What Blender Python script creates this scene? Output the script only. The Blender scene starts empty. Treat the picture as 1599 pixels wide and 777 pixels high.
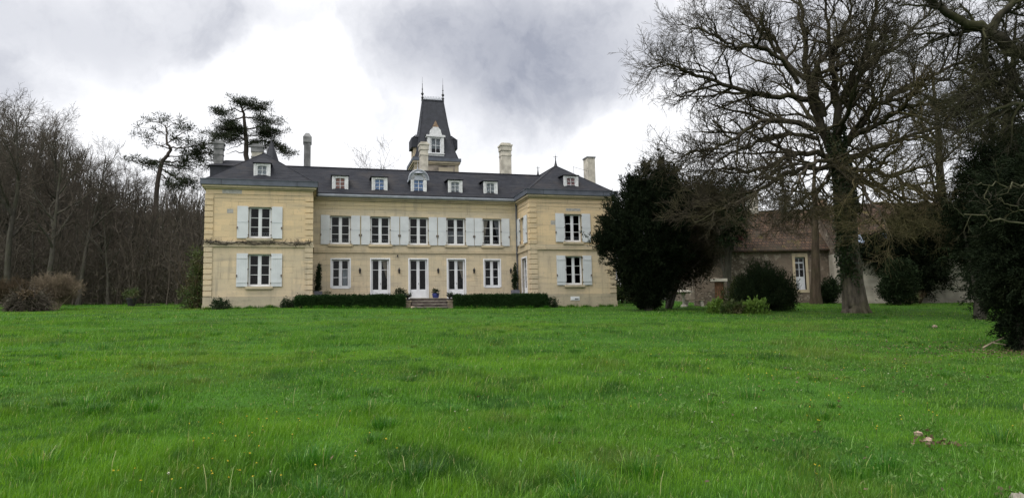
import bpy, math, random
import numpy as np
from mathutils import Matrix, Vector
R = math.radians
SC = bpy.context.scene
COL = SC.collection

# ------------------------------------------------------------------ camera
F_PX, PITCH, ROLL = 1115.6, 0.10394, 0.020045          # focal length in photo pixels (1599 wide)
EYE = 1.6
cd = bpy.data.cameras.new('camera'); cam = bpy.data.objects.new('camera', cd); COL.objects.link(cam)
cd.sensor_width = 36.0; cd.lens = F_PX / 1599.0 * 36.0; cd.clip_start = 0.1; cd.clip_end = 6000
cp, sp, cr, sr = math.cos(PITCH), math.sin(PITCH), math.cos(ROLL), math.sin(ROLL)
_fw = Vector((0, cp, sp)); _x0 = Vector((1, 0, 0)); _y0 = Vector((0, -sp, cp))
_rx = _x0 * cr - _y0 * sr; _ry = _x0 * sr + _y0 * cr; _rz = -_fw
cam.matrix_world = Matrix(((_rx.x, _ry.x, _rz.x, 0), (_rx.y, _ry.y, _rz.y, 0), (_rx.z, _ry.z, _rz.z, EYE), (0, 0, 0, 1)))
SC.camera = cam

def ray(px, py):
    u, v = px - 799.5, py - 388.5
    u0, v0 = u * cr - v * sr, v * cr + u * sr
    x, y = u0 / F_PX, -v0 / F_PX
    return (x, cp - y * sp, sp + y * cp)

def P(px, py, Y):
    "place seen at photo pixel (px,py) that stands Y metres ahead"
    r = ray(px, py); k = Y / r[1]
    return (k * r[0], Y, k * r[2] + EYE)

# ------------------------------------------------------------------ light
SUN_EL, SUN_AZ = 66.0, 222.0                            # azimuth clockwise from +Y (ahead): behind the camera, to the left
sd = bpy.data.lights.new('sun', 'SUN'); sun = bpy.data.objects.new('sun', sd); COL.objects.link(sun)
sd.energy = 1.3; sd.angle = R(25); sd.color = (1.0, 0.95, 0.87)
_sv = Vector((math.sin(R(SUN_AZ)) * math.cos(R(SUN_EL)), math.cos(R(SUN_AZ)) * math.cos(R(SUN_EL)), math.sin(R(SUN_EL))))
sun.rotation_euler = _sv.to_track_quat('Z', 'Y').to_euler(); sun.location = _sv * 60
SC.view_settings.view_transform = 'Standard'; SC.view_settings.look = 'None'
SC.view_settings.exposure = 0.56; SC.view_settings.gamma = 1.0
try: SC.view_settings.use_curve_mapping = False
except Exception: pass

class NT:
    "tiny helper to write node trees"
    def __init__(s, tree): s.t = tree; s.n = tree.nodes; s.l = tree.links
    def node(s, typ, **kw):
        n = s.n.new(typ)
        for k, v in kw.items(): setattr(n, k, v)
        return n
    def put(s, sock, v):
        if v is None: return
        if isinstance(v, bpy.types.NodeSocket): s.l.new(v, sock)
        else:
            if isinstance(v, (tuple, list)) and len(v) == 3 and sock.type == 'RGBA': v = (*v, 1)
            sock.default_value = v
    def math(s, op, a, b=None, c=None, clamp=False):
        n = s.node('ShaderNodeMath', operation=op, use_clamp=clamp)
        s.put(n.inputs[0], a); s.put(n.inputs[1], b); s.put(n.inputs[2], c)
        return n.outputs[0]
    def vmath(s, op, a, b=None, out=0):
        n = s.node('ShaderNodeVectorMath', operation=op)
        s.put(n.inputs[0], a)
        if b is not None: s.put(n.inputs[1], b)
        return n.outputs[out]
    def mix(s, f, a, b, mode='MIX'):
        n = s.node('ShaderNodeMix', data_type='RGBA', blend_type=mode)
        s.put(n.inputs[0], f); s.put(n.inputs[6], a); s.put(n.inputs[7], b)
        return n.outputs[2]
    def rng(s, v, a, b, c=0.0, d=1.0, kind='SMOOTHSTEP'):
        n = s.node('ShaderNodeMapRange', interpolation_type=kind)
        s.put(n.inputs[0], v); s.put(n.inputs[1], a); s.put(n.inputs[2], b); s.put(n.inputs[3], c); s.put(n.inputs[4], d)
        return n.outputs[0]
    def noise(s, vec, scale, detail=4, rough=0.55, out=0, dist=0.0):
        n = s.node('ShaderNodeTexNoise'); s.put(n.inputs['Vector'], vec)
        n.inputs['Scale'].default_value = scale; n.inputs['Detail'].default_value = detail
        n.inputs['Roughness'].default_value = rough; n.inputs['Distortion'].default_value = dist
        return n.outputs[out]

W = bpy.data.worlds.new('World'); SC.world = W; W.use_nodes = True
w = NT(W.node_tree); w.n.clear()
sky = w.node('ShaderNodeTexSky', sky_type='NISHITA', sun_disc=False)
sky.sun_elevation = R(SUN_EL); sky.sun_rotation = R(SUN_AZ)
bg_sky = w.node('ShaderNodeBackground'); bg_sky.inputs[1].default_value = 0.10; w.l.new(sky.outputs[0], bg_sky.inputs[0])
# the overcast: cloud masses in fixed directions, edges broken up by noise
tc = w.node('ShaderNodeTexCoord'); dirv = tc.outputs['Generated']
warp = w.vmath('SUBTRACT', w.noise(dirv, 3.0, 6, 0.6, out=1), (0.5, 0.5, 0.5))
wd = w.vmath('ADD', dirv, w.vmath('MULTIPLY', warp, (0.26, 0.26, 0.20)))
def blob(px, py, rx, ry, inner=0.1):
    d = Vector(ray(px, py)).normalized()
    q = w.vmath('SUBTRACT', wd, tuple(d))
    q = w.vmath('MULTIPLY', q, (F_PX / rx, F_PX / rx, F_PX / ry))
    return w.rng(w.vmath('LENGTH', q, out=1), inner, 1.0, 1.0, 0.0)
dark = None
for (bx, by, brx, bry, amt) in ((810, 80, 360, 170, 1.0), (640, 60, 200, 150, .35), (930, 130, 200, 90, .5), (120, 10, 460, 110, .62), (330, 30, 320, 95, .6), (60, 150, 300, 110, .30), (170, 170, 170, 60, .22),
                                (1250, 60, 330, 200, .5), (1500, 120, 260, 200, .55), (700, -160, 900, 130, .8), (600, 190, 190, 60, .22), (-400, 0, 500, 260, .8), (2100, 0, 500, 260, .8)):
    b = w.math('MULTIPLY', blob(bx, by, brx, bry), amt)
    dark = b if dark is None else w.math('MAXIMUM', dark, b)
for (bx, by, brx, bry, amt) in ((470, 120, 130, 110, .75), (250, 215, 330, 70, .6), (1010, 215, 150, 70, .6)):
    dark = w.math('SUBTRACT', dark, w.math('MULTIPLY', blob(bx, by, brx, bry), amt), clamp=True)
fine = w.noise(wd, 9.0, 8, 0.62)
dark = w.math('ADD', dark, w.rng(fine, 0.35, 0.7, -0.13, 0.13), clamp=True)
cloud = w.mix(w.rng(dark, 0.0, 1.0, kind='LINEAR'), (0.80, 0.80, 0.815), (0.27, 0.284, 0.335))
# gain added to the unseen sky overhead and behind, to brighten the house front
sep = w.node('ShaderNodeSeparateXYZ'); w.l.new(dirv, sep.inputs[0])
sunward = w.vmath('DOT_PRODUCT', dirv, tuple(_sv), out=1)
gain = w.rng(sunward, 0.35, 1.0, 1.0, 2.4)
cloud = w.mix(1.0, cloud, w.node('ShaderNodeCombineXYZ').outputs[0], 'MIX') if False else cloud
bg_cl = w.node('ShaderNodeBackground'); w.l.new(cloud, bg_cl.inputs[0]); w.l.new(gain, bg_cl.inputs[1])
mixs = w.node('ShaderNodeMixShader'); mixs.inputs[0].default_value = 0.93
w.l.new(bg_sky.outputs[0], mixs.inputs[1]); w.l.new(bg_cl.outputs[0], mixs.inputs[2])
wo = w.node('ShaderNodeOutputWorld'); w.l.new(mixs.outputs[0], wo.inputs[0])

# ------------------------------------------------------------------ materials
def new_mat(name):
    m = bpy.data.materials.new(name); m.use_nodes = True
    t = NT(m.node_tree); b = t.n['Principled BSDF']
    b.inputs['Specular IOR Level'].default_value = 0.3
    return m, t, b
def bump(t, b, h, strength=0.3, dist=0.02):
    n = t.node('ShaderNodeBump'); n.inputs['Strength'].default_value = strength; n.inputs['Distance'].default_value = dist
    t.l.new(h, n.inputs['Height']); t.l.new(n.outputs[0], b.inputs['Normal'])
def plain(name, col, rough=0.6, metal=0.0, var=0.15, scale=6.0, spec=0.3, bmp=0.0):
    m, t, b = new_mat(name)
    o = t.node('ShaderNodeTexCoord').outputs['Object']
    nz = t.noise(o, scale, 5)
    lo = tuple(c * (1 - var) for c in col); hi = tuple(min(1, c * (1 + var)) for c in col)
    t.put(b.inputs['Base Color'], t.mix(t.rng(nz, 0.3, 0.7), lo, hi))
    b.inputs['Roughness'].default_value = rough; b.inputs['Metallic'].default_value = metal
    b.inputs['Specular IOR Level'].default_value = spec
    if bmp: bump(t, b, nz, bmp)
    return m

def stone_mat(name, c1, c2, grey, joint=0.6, row=0.37, wid=0.95, gold=None):
    m, t, b = new_mat(name)
    o = t.node('ShaderNodeTexCoord').outputs['Object']
    s = t.node('ShaderNodeSeparateXYZ'); t.l.new(o, s.inputs[0])
    cx = t.node('ShaderNodeCombineXYZ')
    t.l.new(t.math('ADD', s.outputs[0], s.outputs[1]), cx.inputs[0]); t.l.new(s.outputs[2], cx.inputs[1])
    br = t.node('ShaderNodeTexBrick'); br.offset = 0.5
    t.l.new(cx.outputs[0], br.inputs['Vector'])
    br.inputs['Color1'].default_value = (0, 0, 0, 1); br.inputs['Color2'].default_value = (1, 1, 1, 1); br.inputs['Mortar'].default_value = (0.5, 0.5, 0.5, 1)
    br.inputs['Scale'].default_value = 1.0; br.inputs['Mortar Size'].default_value = 0.012; br.inputs['Mortar Smooth'].default_value = 0.3
    br.inputs['Brick Width'].default_value = wid; br.inputs['Row Height'].default_value = row
    n1 = t.noise(o, 0.55, 6, 0.6); n2 = t.noise(o, 3.5, 6, 0.65); n3 = t.noise(o, 22, 4, 0.6)
    col = t.mix(t.rng(n1, 0.32, 0.68), c1, c2)
    if gold: col = t.mix(t.math('MULTIPLY', t.rng(s.outputs[2], gold[0], gold[0] + 0.3), 0.75), col, gold[1])
    col = t.mix(t.math('MULTIPLY', t.math('SUBTRACT', br.outputs['Color'], 0.35), 0.9), col, t.mix(1.0, col, (1.26, 1.2, 1.12), 'MULTIPLY'))
    col = t.mix(t.rng(n2, 0.52, 0.78, 0.0, 0.55), col, grey)
    # streaks of weathering, stretched along the courses
    st = t.node('ShaderNodeMapping'); st.inputs['Scale'].default_value = (0.35, 0.35, 2.6); t.l.new(o, st.inputs[0])
    n4 = t.noise(st.outputs[0], 1.1, 5, 0.6)
    col = t.mix(t.rng(n4, 0.5, 0.75, 0.0, 0.5), col, tuple(g * 0.8 for g in grey))
    col = t.mix(t.math('MULTIPLY', t.rng(n3, 0.4, 0.75), 0.22), col, tuple(g * 0.65 for g in grey))
    vs_ = t.node('ShaderNodeMapping'); vs_.inputs['Scale'].default_value = (2.2, 2.2, 0.22); t.l.new(o, vs_.inputs[0])
    col = t.mix(t.rng(t.noise(vs_.outputs[0], 1.0, 5, 0.65), 0.52, 0.74, 0.0, 0.55), col, tuple(g * 0.72 for g in grey))
    jm = t.math('MULTIPLY', t.math('MULTIPLY', br.outputs['Fac'], t.rng(t.noise(o, 1.3, 4), 0.44, 0.66)), joint)
    col = t.mix(jm, col, (0.09, 0.075, 0.055))
    t.put(b.inputs['Base Color'], col); b.inputs['Roughness'].default_value = 0.9; b.inputs['Specular IOR Level'].default_value = 0.15
    bump(t, b, t.math('SUBTRACT', t.math('MULTIPLY', n3, 0.5), t.math('MULTIPLY', br.outputs['Fac'], 0.6)), 0.35, 0.012)
    return m

M = {}
M['stone'] = stone_mat('limestone', (0.515, 0.42, 0.285), (0.455, 0.38, 0.268), (0.31, 0.28, 0.22), gold=(3.95, (0.535, 0.412, 0.248)))
M['stone_mid'] = stone_mat('limestone_pale', (0.49, 0.415, 0.29), (0.45, 0.385, 0.275), (0.33, 0.30, 0.24), joint=0.6, gold=(6.7, (0.44, 0.365, 0.22)))
M['trim'] = stone_mat('stone_trim', (0.47, 0.395, 0.27), (0.41, 0.35, 0.25), (0.26, 0.235, 0.19), joint=0.4, row=3.0, wid=1.1)
M['plinth'] = stone_mat('plinth_stone', (0.40, 0.345, 0.25), (0.34, 0.30, 0.22), (0.20, 0.185, 0.14), joint=0.6, row=0.5, wid=1.3)
M['cement'] = plain('cement_repair', (0.30, 0.29, 0.265), 0.9, var=0.2)
M['chim'] = plain('chimney_render', (0.42, 0.39, 0.33), 0.9, var=0.25, scale=2.0)
M['chim_dark'] = plain('weathered_chimney', (0.16, 0.16, 0.16), 0.9, var=0.45, scale=1.6)
M['towerbrick'] = plain('tower_rubble', (0.22, 0.19, 0.155), 0.9, var=0.5, scale=1.6)
M['brick'] = plain('orange_brick', (0.21, 0.145, 0.095), 0.9, var=0.3, scale=7)
M['white'] = plain('white_joinery', (0.62, 0.63, 0.645), 0.45, var=0.05, scale=3)
M['frame_stone'] = plain('dormer_frame', (0.55, 0.555, 0.555), 0.7, var=0.14, scale=4)
M['shutter'] = plain('shutter_paint', (0.485, 0.505, 0.515), 0.5, var=0.07, scale=1.2)
M['seam'] = plain('shutter_seam', (0.42, 0.46, 0.48), 0.6)
M['iron'] = plain('black_iron', (0.018, 0.018, 0.02), 0.5)
M['rust'] = plain('old_hinge', (0.09, 0.07, 0.06), 0.7)
M['zinc'] = plain('zinc', (0.075, 0.085, 0.105), 0.6, var=0.2, scale=2.0, spec=0.3)
M['zinc_pale'] = plain('zinc_gutter', (0.27, 0.29, 0.33), 0.45, var=0.15, scale=2.5, spec=0.5)
M['slate_dark'] = plain('slate_hanging', (0.022, 0.024, 0.031), 0.7, var=0.25, scale=4)
M['blue_pot'] = plain('blue_glaze', (0.035, 0.045, 0.16), 0.3)
M['grey_pot'] = plain('grey_planter', (0.125, 0.13, 0.155), 0.6)
M['black_pot'] = plain('black_pot', (0.02, 0.02, 0.022), 0.5)
M['room'] = plain('unlit_room_wall', (0.008, 0.008, 0.008), 0.9)  # near black: the dimness of the rooms is put into the colour
M['steps'] = plain('step_stone', (0.075, 0.060, 0.054), 0.9, var=0.4, scale=3)
M['pier'] = plain('pier_stone', (0.24, 0.195, 0.14), 0.9, var=0.4, scale=4)
M['curtain'] = plain('drape', (0.55, 0.47, 0.38), 0.9)
M['lace'] = plain('lace', (0.22, 0.23, 0.25), 0.9)
M['red_blind'] = plain('brick_red_blind', (0.60, 0.30, 0.24), 0.9)
M['blue_blind_and_reflection'] = plain('blue_blind_and_reflection', (0.34, 0.50, 0.85), 0.8)
M['grey_blind'] = plain('grey_blind', (0.50, 0.53, 0.57), 0.8)
M['check_blind'] = plain('red_check_blind', (0.62, 0.36, 0.36), 0.9, var=0.5, scale=14)
M['wood_dry'] = plain('dry_wood', (0.22, 0.17, 0.12), 0.9, var=0.3)
M['wood_pale'] = plain('pale_wood', (0.33, 0.27, 0.19), 0.9, var=0.3)
M['door_wood'] = plain('brown_door', (0.15, 0.075, 0.04), 0.8, var=0.25)
M['rock'] = plain('field_stone', (0.22, 0.20, 0.165), 0.95, var=0.35, scale=5, bmp=0.4)
M['pink_rock'] = plain('pinkish_stone', (0.27, 0.20, 0.155), 0.95, var=0.25, scale=12, bmp=0.4)
M['pillar'] = plain('lichen_stone', (0.36, 0.40, 0.33), 0.9, var=0.35, scale=3)

def slate():
    m, t, b = new_mat('slate')
    o = t.node('ShaderNodeTexCoord').outputs['Object']
    s = t.node('ShaderNodeSeparateXYZ'); t.l.new(o, s.inputs[0])
    cx = t.node('ShaderNodeCombineXYZ'); t.l.new(t.math('ADD', s.outputs[0], t.math('MULTIPLY', s.outputs[1], 0.37)), cx.inputs[0]); t.l.new(s.outputs[2], cx.inputs[1])
    br = t.node('ShaderNodeTexBrick'); t.l.new(cx.outputs[0], br.inputs['Vector'])
    br.inputs['Color1'].default_value = (0.012, 0.0135, 0.019, 1); br.inputs['Color2'].default_value = (0.022, 0.024, 0.031, 1); br.inputs['Mortar'].default_value = (0.010, 0.010, 0.011, 1)
    br.inputs['Scale'].default_value = 1; br.inputs['Brick Width'].default_value = 0.24; br.inputs['Row Height'].default_value = 0.085; br.inputs['Mortar Size'].default_value = 0.008
    col = br.outputs['Color']
    mp = t.node('ShaderNodeMapping'); mp.inputs['Scale'].default_value = (0.5, 0.5, 7); t.l.new(o, mp.inputs[0])
    col = t.mix(t.rng(t.noise(mp.outputs[0], 1.2, 5, 0.6), 0.45, 0.7, 0, 0.8), col, (0.030, 0.031, 0.036))
    col = t.mix(t.rng(t.noise(o, 0.8, 6, 0.65), 0.46, 0.72, 0, 0.5), col, (0.044, 0.038, 0.034))
    col = t.mix(t.rng(t.noise(o, 2.7, 6, 0.7), 0.5, 0.8, 0, 0.6), col, (0.012, 0.012, 0.014))
    t.put(b.inputs['Base Color'], col); b.inputs['Roughness'].default_value = 0.75; b.inputs['Specular IOR Level'].default_value = 0.12
    bump(t, b, br.outputs['Fac'], 0.3, -0.01)
    return m
M['slate'] = slate()

def glass():
    m, t, b = new_mat('window_glass'); t.n.remove(b)
    tr = t.node('ShaderNodeBsdfTransparent'); tr.inputs[0].default_value = (0.60, 0.62, 0.63, 1)
    gl = t.node('ShaderNodeBsdfGlossy'); gl.inputs['Roughness'].default_value = 0.03
    o = t.node('ShaderNodeTexCoord').outputs['Object']
    bp = t.node('ShaderNodeBump'); bp.inputs['Strength'].default_value = 0.35; bp.inputs['Distance'].default_value = 0.12
    oi = t.node('ShaderNodeObjectInfo'); t.l.new(t.noise(t.vmath('ADD', o, oi.outputs['Random']), 0.9, 3), bp.inputs['Height']); t.l.new(bp.outputs[0], gl.inputs['Normal'])
    fr = t.node('ShaderNodeFresnel'); fr.inputs[0].default_value = 1.55
    mx = t.node('ShaderNodeMixShader'); t.l.new(t.math('MULTIPLY', fr.outputs[0], 0.45, clamp=True), mx.inputs[0])
    t.l.new(tr.outputs[0], mx.inputs[1]); t.l.new(gl.outputs[0], mx.inputs[2])
    t.l.new(mx.outputs[0], t.n['Material Output'].inputs[0])
    return m
M['glass'] = glass()

def leafy(name, c1, c2, c3=None, trans=0.25, rough=0.6, patch=1.2, spec=0.25):
    "foliage: every leaf its own tint, broad patches of another tint"
    m, t, b = new_mat(name)
    g = t.node('ShaderNodeNewGeometry'); o = t.node('ShaderNodeTexCoord').outputs['Object']
    col = t.mix(g.outputs['Random Per Island'], c1, c2)
    if c3: col = t.mix(t.rng(t.noise(o, patch, 4, 0.6), 0.42, 0.68), col, c3)
    t.put(b.inputs['Base Color'], col); b.inputs['Roughness'].default_value = rough; b.inputs['Specular IOR Level'].default_value = spec
    tl = t.node('ShaderNodeBsdfTranslucent'); t.l.new(col, tl.inputs[0])
    mx = t.node('ShaderNodeMixShader'); mx.inputs[0].default_value = trans
    t.l.new(b.outputs[0], mx.inputs[1]); t.l.new(tl.outputs[0], mx.inputs[2]); t.l.new(mx.outputs[0], t.n['Material Output'].inputs[0])
    return m
def bark(name, c1, c2, moss=None, amt=0.5, scale=5):
    m, t, b = new_mat(name)
    o = t.node('ShaderNodeTexCoord').outputs['Object']
    mp = t.node('ShaderNodeMapping'); mp.inputs['Scale'].default_value = (1, 1, 0.22); t.l.new(o, mp.inputs[0])
    n1 = t.noise(mp.outputs[0], scale, 6, 0.65)
    col = t.mix(t.rng(n1, 0.3, 0.7), c1, c2)
    if moss: col = t.mix(t.math('MULTIPLY', t.rng(t.noise(o, 0.9, 5, 0.6), 0.42, 0.62), amt), col, moss)
    t.put(b.inputs['Base Color'], col); b.inputs['Roughness'].default_value = 0.95; b.inputs['Specular IOR Level'].default_value = 0.1
    bump(t, b, n1, 0.6, 0.05)
    return m
M['yew'] = leafy('yew_needles', (0.009, 0.017, 0.008), (0.022, 0.036, 0.014), (0.016, 0.024, 0.009), 0.08, rough=0.85, spec=0.08)
M['yew_dark'] = leafy('yew_needles_dark', (0.0045, 0.008, 0.004), (0.012, 0.019, 0.008), (0.009, 0.013, 0.005), 0.08, rough=0.85, spec=0.06)
M['yew_olive'] = leafy('yew_needles_mixed', (0.010, 0.014, 0.006), (0.026, 0.026, 0.011), (0.034, 0.026, 0.014), 0.08, rough=0.85, spec=0.08)
M['yew_tip'] = leafy('yew_needles_olive', (0.018, 0.026, 0.010), (0.034, 0.040, 0.015), (0.040, 0.035, 0.016), 0.1, rough=0.85, spec=0.08)
M['box'] = leafy('box_leaves', (0.012, 0.024, 0.009), (0.026, 0.045, 0.015), (0.018, 0.03, 0.01), 0.12)
M['hedge'] = leafy('hedge_leaves', (0.010, 0.026, 0.008), (0.024, 0.054, 0.014), (0.016, 0.034, 0.009), 0.08, rough=0.85, spec=0.08)
M['pine'] = leafy('pine_needles', (0.014, 0.020, 0.010), (0.028, 0.036, 0.017), None, 0.1, rough=0.8, spec=0.1)
M['bright'] = leafy('fresh_leaves', (0.07, 0.13, 0.02), (0.15, 0.23, 0.04), (0.11, 0.20, 0.03), 0.3)
M['ivy'] = leafy('ivy_leaves', (0.012, 0.025, 0.008), (0.03, 0.05, 0.016), None, 0.1, rough=0.4)
M['wildgreen'] = leafy('rambling_leaves', (0.03, 0.055, 0.014), (0.07, 0.10, 0.025), (0.08, 0.07, 0.03), 0.2)
M['litter'] = leafy('dead_leaves', (0.060, 0.042, 0.022), (0.125, 0.088, 0.048), None, 0.1)
M['bark_oak'] = bark('oak_bark', (0.045, 0.039, 0.031), (0.125, 0.108, 0.085), (0.062, 0.062, 0.030), 0.5)
M['limb_oak'] = bark('oak_limbs', (0.026, 0.022, 0.017), (0.065, 0.055, 0.040), (0.050, 0.052, 0.022), 0.55)
M['twig_olive'] = bark('olive_twigs', (0.045, 0.038, 0.020), (0.095, 0.078, 0.042), (0.075, 0.072, 0.030), 0.6)
M['twig_oak'] = bark('oak_twigs', (0.024, 0.021, 0.016), (0.050, 0.042, 0.028), (0.052, 0.047, 0.022), 0.6)
M['bark_moss'] = bark('mossy_bark', (0.018, 0.016, 0.013), (0.044, 0.040, 0.028), (0.046, 0.048, 0.020), 0.6)
M['lichen'] = bark('lichen_branch', (0.040, 0.040, 0.022), (0.080, 0.080, 0.046))
M['bark_wood'] = bark('woodland_bark', (0.036, 0.033, 0.028), (0.080, 0.073, 0.061), (0.036, 0.040, 0.022), 0.5)
M['twig_wood'] = bark('woodland_twigs', (0.050, 0.043, 0.034), (0.086, 0.073, 0.058))
M['twig_brown'] = bark('brown_twigs', (0.045, 0.034, 0.022), (0.085, 0.062, 0.038), (0.05, 0.046, 0.024), 0.5)
M['twig_straw'] = bark('straw_twigs', (0.105, 0.082, 0.055), (0.175, 0.14, 0.098))
M['bark_pine'] = bark('pine_bark', (0.045, 0.038, 0.033), (0.085, 0.070, 0.060))
M['under'] = leafy('undergrowth', (0.044, 0.037, 0.026), (0.082, 0.068, 0.046), (0.042, 0.043, 0.022), 0.1)

def ground_mat():
    m, t, b = new_mat('lawn_ground')
    o = t.node('ShaderNodeTexCoord').outputs['Object']
    col = t.mix(t.rng(t.noise(o, 0.35, 6, 0.6), 0.35, 0.65), (0.018, 0.056, 0.005), (0.036, 0.102, 0.009))
    col = t.mix(t.rng(t.noise(o, 9, 5, 0.65), 0.4, 0.75, 0, 0.7), col, (0.016, 0.040, 0.005))
    t.put(b.inputs['Base Color'], col); b.inputs['Roughness'].default_value = 0.95; b.inputs['Specular IOR Level'].default_value = 0.1
    return m
M['ground'] = ground_mat()

def grass_mat():
    m, t, b = new_mat('grass_blades')
    g = t.node('ShaderNodeNewGeometry'); o = t.node('ShaderNodeTexCoord').outputs['Object']
    r = g.outputs['Random Per Island']
    col = t.mix(r, (0.023, 0.080, 0.005), (0.092, 0.238, 0.014))
    mp = t.node('ShaderNodeMapping'); mp.inputs['Scale'].default_value = (0.5, 1.0, 1.0); t.l.new(o, mp.inputs[0])
    col = t.mix(t.rng(t.noise(mp.outputs[0], 0.42, 6, 0.68), 0.40, 0.62), col, t.mix(r, (0.064, 0.164, 0.007), (0.158, 0.305, 0.020)))
    col = t.mix(t.rng(t.noise(o, 1.0, 6, 0.7), 0.47, 0.66, 0, 0.88), col, (0.014, 0.056, 0.006))
    col = t.mix(t.rng(t.noise(o, 0.2, 5, 0.65), 0.52, 0.68, 0, 0.6), col, (0.125, 0.16, 0.03))
    col = t.mix(t.math('MULTIPLY', t.rng(t.noise(o, 0.55, 6, 0.7), 0.56, 0.70, 0, 0.7), t.rng(r, 0.2, 0.8)), col, (0.15, 0.135, 0.045))
    col = t.mix(t.rng(r, 0.90, 0.93), col, (0.17, 0.31, 0.07))  # scattered pale blades: glints painted into the blade colour
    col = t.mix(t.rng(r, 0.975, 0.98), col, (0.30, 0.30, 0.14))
    t.put(b.inputs['Base Color'], col); b.inputs['Roughness'].default_value = 0.45; b.inputs['Specular IOR Level'].default_value = 0.25
    tl = t.node('ShaderNodeBsdfTranslucent'); t.l.new(t.mix(1.0, col, (1.35, 1.4, 0.7), 'MULTIPLY'), tl.inputs[0])
    mx = t.node('ShaderNodeMixShader'); mx.inputs[0].default_value = 0.42
    t.l.new(b.outputs[0], mx.inputs[1]); t.l.new(tl.outputs[0], mx.inputs[2]); t.l.new(mx.outputs[0], t.n['Material Output'].inputs[0])
    return m
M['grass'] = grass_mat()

# ------------------------------------------------------------------ mesh helpers
def tag(o, label=None, cat=None, group=None, kind=None):
    if label: o['label'] = label
    if cat: o['category'] = cat
    if group: o['group'] = group
    if kind: o['kind'] = kind
    return o
def empty(name, loc, rz=0.0):
    o = bpy.data.objects.new(name, None); COL.objects.link(o)
    o.location = loc; o.rotation_euler = (0, 0, rz); o.empty_display_size = 0.3
    return o
def copy_tree(o, parent=None):
    c = o.copy(); COL.objects.link(c); c.parent = parent
    for ch in [x for x in bpy.data.objects if x.parent == o]: copy_tree(ch, c)
    return c

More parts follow.
